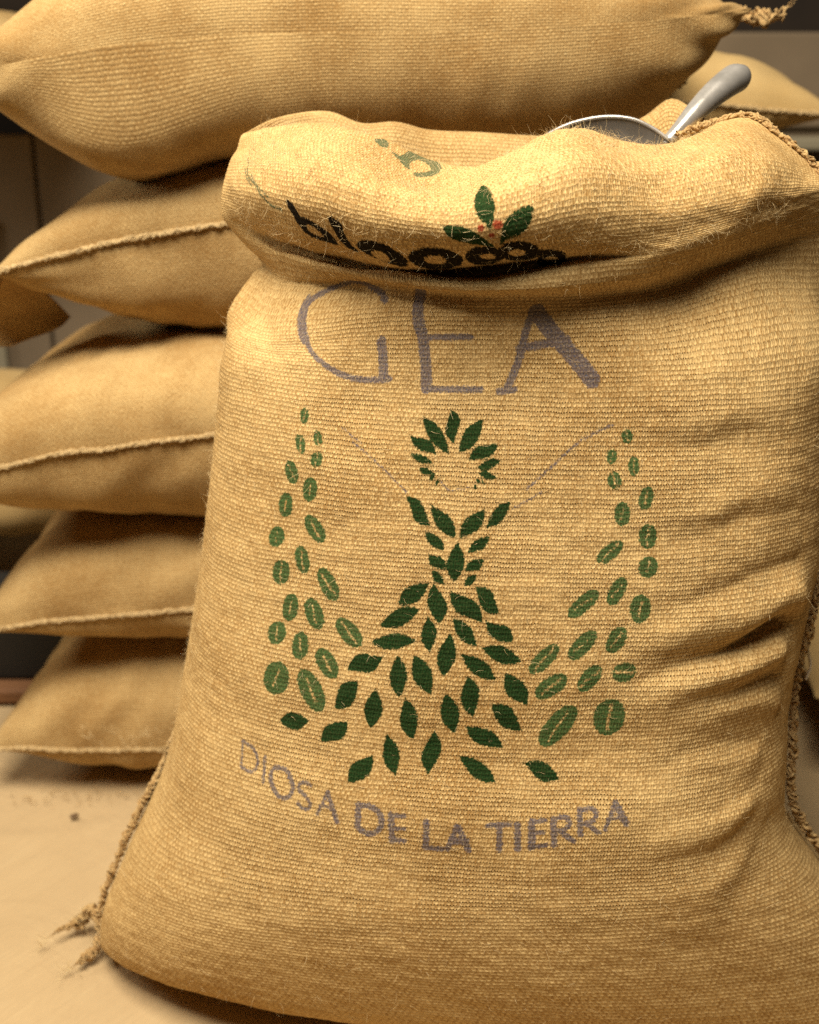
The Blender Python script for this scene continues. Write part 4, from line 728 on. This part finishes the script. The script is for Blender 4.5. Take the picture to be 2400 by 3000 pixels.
rope('ear_seam', [at(70, 752, 1.29), at(40, 775, 1.275), at(10, 805, 1.265), at(-30, 850, 1.255)], 0.005, 0.01, s2, seed=41)
strands('loose_fibres', *(lambda rs: (np.array([at(rs.uniform(240, 470), rs.uniform(2125, 2180), 1.205) for _ in range(46)]), rs.normal(size=(46, 3)) + np.array([0, -0.8, 0]), rs.uniform(0.006, 0.016, 46), np.full(46, 0.0003)))(np.random.RandomState(5)), parent=s5, seed=3)

strands('husk_fibres', *(lambda rs: (np.array([[rs.uniform(-0.47, -0.28), rs.uniform(1.205, 1.235), 0.001] for _ in range(60)]), rs.normal(size=(60, 3)) * np.array([1, 0.6, 0.12]) + np.array([0, 0, 0.03]), rs.uniform(0.004, 0.014, 60), np.full(60, 0.0005)))(np.random.RandomState(9)), parent=s5, seed=4, mat=M_ROPE)
# sacks and boards farther back, seen past both ends of the pile
M_FAR = burlap('far_jute', 330, 330, tones=0.08, light=(0.52, 0.37, 0.17), dark=(0.42, 0.27, 0.10), hole_amt=0.2, bump=0.4)
REAR = 'sacks stacked in a second row behind the pile'
pillow('filled_sack', 'rear sack whose drooping right ear shows behind the scoop handle', -0.35, 0.522, 1.50, 1.9, 0.705, 0.832, 0.75, 0.772, 0.752, REAR, 11, p_top=5, ends=1.0, mat=M_FAR, nx=80, ny=30)
pillow('filled_sack', 'shaded dark sack at the top left corner behind the topmost sack', -1.15, -0.30, 1.95, 2.4, 1.0, 1.25, 1.08, 1.09, 1.09, REAR, 12, mat=M_FAR, nx=80, ny=30)
pillow('filled_sack', 'pale sack corner peeking out left of the topmost sack', -1.2, -0.50, 1.75, 2.15, 0.80, 0.905, 0.84, 0.84, 0.83, REAR, 13, mat=M_FAR, nx=80, ny=30, seam=False)
pillow('filled_sack', 'pale smooth sack at the left edge behind the second sack up', -1.3, -0.30, 1.62, 2.1, 0.14, 0.335, 0.22, 0.22, 0.22, REAR, 14, mat=M_FAR, nx=80, ny=30, seam=False)
pillow('filled_sack', 'brown sack lying on the floor at the right edge behind the open sack', 0.47, 1.15, 1.22, 1.6, 0.0, 0.27, 0.12, 0.12, 0.12, None, 15, mat=M_FAR, nx=80, ny=30, seam=False)

crate = empty('storage_crate', (-0.8, 2.2, 0.0))
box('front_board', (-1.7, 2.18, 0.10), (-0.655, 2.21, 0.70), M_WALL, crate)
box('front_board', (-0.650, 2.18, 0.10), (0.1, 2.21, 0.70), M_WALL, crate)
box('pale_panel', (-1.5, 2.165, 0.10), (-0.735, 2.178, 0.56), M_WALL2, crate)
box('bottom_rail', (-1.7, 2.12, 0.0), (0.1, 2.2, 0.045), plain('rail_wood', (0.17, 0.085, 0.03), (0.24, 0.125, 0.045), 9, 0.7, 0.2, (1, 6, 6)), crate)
tag(crate, 'drab wooden crate boards in shade at the left edge behind the pile', 'crate')
gap_block = empty('dark_gap', (-0.8, 1.53, 0.0))
box('gap_body', (-1.2, 1.47, 0.022), (-0.42, 1.60, 0.128), plain('gap_black', (0.006, 0.005, 0.004), (0.010, 0.008, 0.006), 9, 0.7, 0.1), gap_block)  # added block: the dark gap's shade is painted on as black
box('wooden_base', (-1.2, 1.44, 0.0), (-0.42, 1.61, 0.020), plain('base_wood', (0.16, 0.07, 0.025), (0.22, 0.10, 0.04), 9, 0.7, 0.2, (1, 6, 6)), gap_block)
tag(gap_block, 'black block painted as the dark gap, on a brown wooden base at the left edge, beside the bottom sack', 'gap_block')
bin_ = empty('storage_bin', (0.9, 2.2, 0.0))
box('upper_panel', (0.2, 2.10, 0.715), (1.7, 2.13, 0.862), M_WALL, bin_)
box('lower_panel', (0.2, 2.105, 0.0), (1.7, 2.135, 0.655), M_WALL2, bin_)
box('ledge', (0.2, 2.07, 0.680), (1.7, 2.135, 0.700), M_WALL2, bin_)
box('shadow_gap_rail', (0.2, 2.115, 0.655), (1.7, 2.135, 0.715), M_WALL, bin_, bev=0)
tag(bin_, 'grey brown panelled bin with a ledge, behind the scoop handle', 'bin')
gr = empty('grey_box', (0.62, 1.78, 0.0))
box('box_body', (0.60, 1.70, 0.0), (1.0, 1.9, 0.38), M_GREY, gr, 0.01)
box('box_lid', (0.59, 1.69, 0.38), (1.01, 1.91, 0.46), plain('dark_lid', (0.05, 0.055, 0.045), (0.08, 0.085, 0.07), 8, 0.6, 0.1), gr, 0.01)
tag(gr, 'grey green box with a dark lid at the right edge', 'box')

# ------------------------------------------------------------------ the open printed sack
def apply_creases(G, U, V):
    N = grid_normals(G)
    view = G - np.array([0, 0, CAM_H])
    N = N * np.where(N[len(N) // 3, NU // 2, 1] > 0, -1.0, 1.0)      # outwards on the front
    d = 0.0009 * waves(U, V, 8, 1) + 0.00035 * waves(U, V, 24, 2) + 0.00022 * waves(U, V, 75, 3, 20)
    d *= np.clip(V / 0.1, 0, 1)
    for (h, sig, fade, pts) in CREASES:
        lo = np.min(pts, 0) - 0.05; hi = np.max(pts, 0) + 0.05
        k = (U > lo[0]) & (U < hi[0]) & (V > lo[1]) & (V < hi[1])
        u = U[k] + 0.003 * waves(U[k], V[k], 14, 7); v = V[k] + 0.003 * waves(U[k], V[k], 14, 8)
        r, p = polyline_dist(u, v, spline([(a, b, 0) for a, b in pts], 24)[:, :2])
        amp = (1 - p) ** 0.7 if fade == 'r' else np.sin(np.pi * np.clip(p, 0.02, 0.98)) ** 0.6
        d[k] += h * 0.001 * np.exp(-(r / sig) ** (1.5 if h < 0 else 2)) * amp
    edge = np.clip(np.minimum(U, CLOTH_W - U) / 0.03, 0, 1); edge = edge * edge * (3 - 2 * edge)
    return G + N * (d * edge)[..., None], N
FRONT, FN = apply_creases(FRONT, UU, VV)
FRONT[..., 2] = np.maximum(FRONT[..., 2], 0.0)

def ink_fields(U, V):
    F = {k: np.full(U.shape, -0.01) for k in ('ink_leaf', 'ink_bean', 'ink_purple', 'ink_green', 'ink_red', 'ink_black')}
    rs = np.random.RandomState(8)
    def window(u0, u1, v0, v1, m=0.004):
        i0, i1 = np.searchsorted(V[:, 0], [v0 - m, v1 + m]); j0, j1 = np.searchsorted(U[0], [u0 - m, u1 + m])
        return slice(max(i0, 0), i1), slice(max(j0, 0), j1)
    for kind, items in (('ink_leaf', LEAVES), ('ink_bean', BEANS)):
        for n, (ua, va, ub, vb, w) in enumerate(items):
            L = math.hypot(ub - ua, vb - va); dx, dy = (ub - ua) / L, (vb - va) / L
            k = window(min(ua, ub) - w, max(ua, ub) + w, min(va, vb) - w, max(va, vb) + w)
            x, y = U[k] - ua, V[k] - va
            t = (x * dx + y * dy) / L; s = -x * dy + y * dx
            tc = np.clip(t, 0, 1)
            if kind == 'ink_leaf':
                q = rs.uniform(0.85, 1.1)
                hw = w / 2 * np.sin(np.pi * tc ** (1.0 / q)) ** 0.95
                bend = rs.uniform(-0.12, 0.12) * w * np.sin(np.pi * 2 * tc)
            else:
                hw = w / 2 * np.clip(1 - np.abs(2 * tc - 1) ** 2.3, 0, 1) ** 0.5 * 0.98
                bend = 0
            sd = np.minimum(hw - np.abs(s - bend), (0.5 - np.abs(t - 0.5)) * L + 0.0002)
            if kind == 'ink_bean' and w > 0.0055:
                ang = rs.uniform(-0.25, 0.25)
                slit = np.abs(s - (t - 0.5) * L * ang - 0.0007 * np.sin(t * 7)) - w * 0.036 * rs.uniform(0.4, 1.4)
                slit = np.maximum(slit, (np.abs(t - 0.5) - rs.uniform(0.2, 0.42)) * L)
                sd = np.minimum(sd, slit)
            F[kind][k] = np.maximum(F[kind][k], sd)
    for ink, outer, hole in SHAPES:
        key = {'leaf': 'ink_leaf', 'red': 'ink_red', 'black': 'ink_black', 'green': 'ink_green'}[ink]
        o = np.array(outer); lo, hi = o.min(0), o.max(0)
        k = window(lo[0], hi[0], lo[1], hi[1])
        def signed(poly):
            p = np.array(list(poly) + [poly[0]]); x, y = U[k], V[k]
            inside = np.zeros(x.shape, bool)
            for (x0, y0), (x1, y1) in zip(p[:-1], p[1:]):
                if y0 != y1: inside ^= ((y0 > y) != (y1 > y)) & (x < (x1 - x0) * (y - y0) / (y1 - y0) + x0)
            r, _ = polyline_dist(x, y, p)
            return np.where(inside, r, -r)
        sd = signed(outer)
        if hole: sd = np.minimum(sd, -signed(hole))
        F[key][k] = np.maximum(F[key][k], sd)
    for (u, v, r) in BERRIES:
        k = window(u - r, u + r, v - r, v + r)
        F['ink_red'][k] = np.maximum(F['ink_red'][k], r - np.hypot(U[k] - u, V[k] - v))
    for ink, w, pts in STROKES:
        key = {'purple': 'ink_purple', 'faint': 'ink_purple', 'black': 'ink_black', 'green': 'ink_green', 'fgreen': 'ink_green'}[ink]
        p = spline([(a, b, 0) for a, b in pts], 40)[:, :2] if len(pts) > 3 else np.array(pts)
        lo, hi = p.min(0), p.max(0)
        k = window(lo[0] - w, hi[0] + w, lo[1] - w, hi[1] + w)
        r, _ = polyline_dist(U[k], V[k], p)
        sd = w / 2 - r - (0.0013 if ink == 'faint' else 0.0)
        F[key][k] = np.maximum(F[key][k], sd)
    return F
INK = ink_fields(UU, VV)
NEAR = np.clip((VV - 0.32) / 0.06, 0.25, 1) * np.clip((0.86 - VV) / 0.03, 0.25, 1)
NEAR = NEAR * np.clip(np.minimum(UU - 0.10, 0.62 - UU) / 0.10, 0.35, 1)

sack = empty('open_sack', (0.05, 0.95, 0.0))
tag(sack, 'open jute sack with rolled cuff, printed in green leaves and grey lettering, standing in front', 'sack')
split = int(np.searchsorted(VROW, VKEY[17]))
def cloth_part(name, G, U, V, rows, mat, flip):
    o = mesh_obj(name, G[rows], grid_faces(G[rows].shape[0], G.shape[1], flip), mat, sack)
    set_uv(o, np.stack([U[rows], V[rows]], -1))
    return o
for nm, rows in (('front_panel', slice(0, split + 1)), ('rolled_cuff', slice(split, len(VROW)))):
    o = cloth_part(nm, FRONT, UU, VV, rows, M_PRINT, True)
    for k, f in INK.items(): set_attr(o, k, f[rows])
    set_attr(o, 'open', NEAR[rows])
UB, VB = np.meshgrid(np.linspace(CLOTH_W, 2 * CLOTH_W, NB), VROW)
cloth_part('back_panel', BACK[::3], UB[::3], VB[::3], slice(0, None), M_INSIDE, True)

r_of = lambda v: int(np.searchsorted(VROW, v))
i0, i1 = r_of(VKEY[2]), r_of(VKEY[12])
le = FRONT[i0:i1:14, 0].copy(); tt = np.linspace(0, 1, len(le))[:, None]
le += np.concatenate([-0.004 + 0.02 * np.clip((tt - .25) / .3, 0, 1), 0.004 + 0.03 * np.clip((tt - .25) / .3, 0, 1), 0.004 + 0 * tt], 1)
rope('side_seam', le, 0.0036, 0.010, sack, seed=51)
re_ = FRONT[i0:i1:14, -1].copy(); re_ += np.array([0.0100, 0.001, 0])
rope('side_seam', re_, 0.0038, 0.012, sack, seed=52)
j0, j1 = r_of(VKEY[18]), r_of(VKEY[22])
ce = FRONT[j0:j1:8, -1].copy(); ce = np.concatenate([ce, [at(2085, 366, 1.0), at(2030, 384, .985), at(1985, 402, .975)]]); ce += np.array([0.0, 0.0, 0.002])
rope('cuff_seam', ce, 0.0027, 0.016, sack, seed=53, shag=0.5, squash=0.7)
rope('seam_tail', [at(300, 2705, .965), at(262, 2668, .985), at(232, 2700, .985), at(180, 2722, .975), at(132, 2752, .962)], 0.0052, 0.010, sack, seed=54, taper=True, shag=0.5)
tail_piece = rope('seam_tail', [at(300, 2735, .96), at(285, 2775, .95), at(250, 2805, .938), at(206, 2838, .925)], 0.0046, 0.010, sack, seed=55, taper=True, shag=0.5)
cord('loose_thread', [at(2335, 1815, .945), at(2352, 1870, .94), at(2370, 1915, .94), at(2374, 1955, .94), at(2360, 1990, .94)], 0.0013, 0.02, sack, mat=M_THREAD, seed=56, shag=0.05)

# fuzz: loose jute fibres all over the cloth, more of them along the cuff
rs = np.random.RandomState(21)
def fuzz(n, v0, v1, lo, hi, out, u0=0.01, u1=0.99):
    ii = rs.randint(r_of(v0), r_of(v1), n); jj = (rs.uniform(u0, u1, n) * NU).astype(int)
    P = FRONT[ii, jj] ; Nn = FN[ii, jj]
    T = np.cross(Nn, rs.normal(size=(n, 3)))
    return P, Nn * out * rs.uniform(0.3, 1.2, n)[:, None] + T * rs.uniform(0.5, 1.3, n)[:, None], np.minimum(rs.gamma(2.2, (hi - lo) / 3.2, n) + lo, hi * 2)
sets = [fuzz(2600, VKEY[2], VKEY[16], 0.002, 0.009, 0.5), fuzz(2600, VKEY[17], VKEY[22], 0.002, 0.009, 0.55, 0.05, 0.90), fuzz(900, VKEY[20], VKEY[22], 0.003, 0.012, 1.0, 0.05, 0.90),
        fuzz(260, VKEY[2], VKEY[13], 0.003, 0.008, 0.9, 0.0, 0.02)]
P = np.concatenate([s[0] for s in sets]); D = np.concatenate([s[1] for s in sets]); L = np.concatenate([s[2] for s in sets])
strands('loose_fibres', P, D, L, rs.uniform(0.00008, 0.00017, len(P)), sack, seed=22, curl=0.5)
# frayed ends at the seam tails
tails = [at(132, 2752, .962), at(206, 2838, .925), at(232, 2700, .985), at(290, 2770, .95), at(262, 2690, .985)]
P = np.repeat(np.array(tails), 14, 0) + rs.normal(size=(70, 3)) * 0.003
D = rs.normal(size=(70, 3)) + np.array([-0.9, -0.2, 0.1])
P[:, 2] = np.maximum(P[:, 2], 0.002)
strands('frayed_ends', P, D, rs.uniform(0.006, 0.022, 70), np.full(70, 0.00032), tail_piece, seed=24)

# ------------------------------------------------------------------ the metal scoop standing in the mouth of the sack
def metal(name='brushed_steel', k=1.0, r=0.3):
    B = Nodes(name)
    tc = B.node('ShaderNodeTexCoord').outputs['Object']
    n = B.noise(tc, 60, 4, 0.6)
    B.put(B.bsdf.inputs['Base Color'], B.mix(B.ss(n, 0.3, 0.7), (0.34 * k, 0.325 * k, 0.30 * k), (0.44 * k, 0.42 * k, 0.395 * k)))
    B.bsdf.inputs['Metallic'].default_value = 0.55
    B.put(B.bsdf.inputs['Roughness'], B.ss(B.noise(tc, 45, 4, 0.7), 0.3, 0.7, r - 0.04, r + 0.14))
    B.put(B.bsdf.inputs['Normal'], B.bump(B.noise(tc, 300, 3), 0.08, 0.0006))
    return B.mat
M_METAL = metal('brushed_steel', 1.2, 0.25)
scoop = empty('metal_scoop', at(1800, 430, 1.02))
# bowl: a deep trough, its far wall arching above the rim; open towards the left
K = []
arc = [(1560, 425), (1600, 398), (1660, 368), (1740, 347), (1800, 343), (1860, 352), (1915, 378), (1962, 412)]
for k, (dy, dz) in enumerate(((0.0, 0.0), (0.004, -0.020), (0.0, -0.045), (-0.022, -0.068), (-0.052, -0.070), (-0.078, -0.048), (-0.082, -0.035))):
    sh = []
    for i, (px, py) in enumerate(arc):
        e = i / (len(arc) - 1)
        p = np.array(at(px, py, 1.055 - 0.03 * e))
        hgt = p[2] - at(1560, 430, 1.05)[2]
        f = math.sin(math.pi * min(1.0, 0.10 + 0.86 * e)) ** 0.5
        sh.append(p + np.array([0.0, dy * f, dz * (0.35 + 0.65 * f)]))
    K.append(spline(sh, 60))
Gb = loft(np.array(K), np.linspace(0, 1, len(K)), np.linspace(0, 1, 50))
bo = mesh_obj('bowl', Gb, grid_faces(50, 60), metal('darker_steel', 0.5, 0.5), scoop)  # bowl in a darker, rougher copy of the handle's steel
so = bo.modifiers.new('thickness', 'SOLIDIFY'); so.thickness = 0.0014; so.offset = 1
rope_rim = spline([at(px, py - 1, 1.055 - 0.03 * i / 7) for i, (px, py) in enumerate(arc)], 70)
def tube(name, C, Rr, mat, parent, k=20, squash=1.0, dent=0.0):
    T, A, Bn = frames(C)
    ph = np.linspace(0, 2 * np.pi, k, endpoint=False)
    R = np.asarray(Rr)[:, None] * (1 - dent * np.exp(-((ph - 2.0) / 0.35) ** 2))[None]
    V = C[:, None] + A[:, None] * (np.cos(ph)[None] * R)[..., None] + Bn[:, None] * (np.sin(ph)[None] * R * squash)[..., None]
    V = np.concatenate([V, V[-1:].mean(1, keepdims=True).repeat(k, 1), ], 0)
    V = np.concatenate([V[:1].mean(1, keepdims=True).repeat(k, 1), V], 0)
    return mesh_obj(name, V, grid_faces(len(V), k, wrap=True), mat, parent)
tube('rim', rope_rim, np.full(70, 0.0016), M_METAL, bo, 8)
hp = spline([at(1945, 425, 1.03), at(1985, 385, 1.035), at(2040, 325, 1.045), at(2100, 268, 1.06), at(2160, 226, 1.075), at(2192, 212, 1.08)], 70)
s = np.linspace(0, 1, 70)
rad = np.interp(s, [0, 0.12, 0.35, 0.65, 0.85, 1.0], [0.0048, 0.0060, 0.0086, 0.0112, 0.0126, 0.0126])
rad = rad * np.sqrt(np.clip(1 - np.clip((s - 0.87) / 0.13, 0, 1) ** 2, 0.0, 1))
tube('handle', hp, np.maximum(rad, 0.0004), M_METAL, scoop, 28, 0.92, 0.10)
tag(scoop, 'dull steel scoop stuck in the mouth of the open sack, handle up', 'scoop')

# ------------------------------------------------------------------ bits on the floor
def bean(px, py, Y, size, rot, label, mat):
    import bmesh
    bm = bmesh.new(); bmesh.ops.create_uvsphere(bm, u_segments=16, v_segments=10, radius=1)
    for v in bm.verts:
        v.co.x *= size; v.co.y *= size * 0.62; v.co.z *= size * 0.42
        v.co.z -= size * 0.16 * math.exp(-(v.co.y / (size * 0.10)) ** 2) * (1 if v.co.z > 0 else 0)
    me = bpy.data.meshes.new('coffee_bean'); bm.to_mesh(me); bm.free()
    for p in me.polygons: p.use_smooth = True
    me.materials.append(mat)
    o = bpy.data.objects.new('coffee_bean', me); COL.objects.link(o)
    p = at(px, py, Y); o.location = (p[0], p[1], size * 0.38); o.rotation_euler = (0, 0, rot)
    tag(o, label, 'coffee bean')
M_BEAN = plain('brown_bean', (0.10, 0.055, 0.020), (0.15, 0.085, 0.035), 200, 0.6, 0.2)
bean(219, 2402, 1.177, 0.0055, 0.6, 'small brown bean lying alone on the pale floor at the left', M_BEAN)
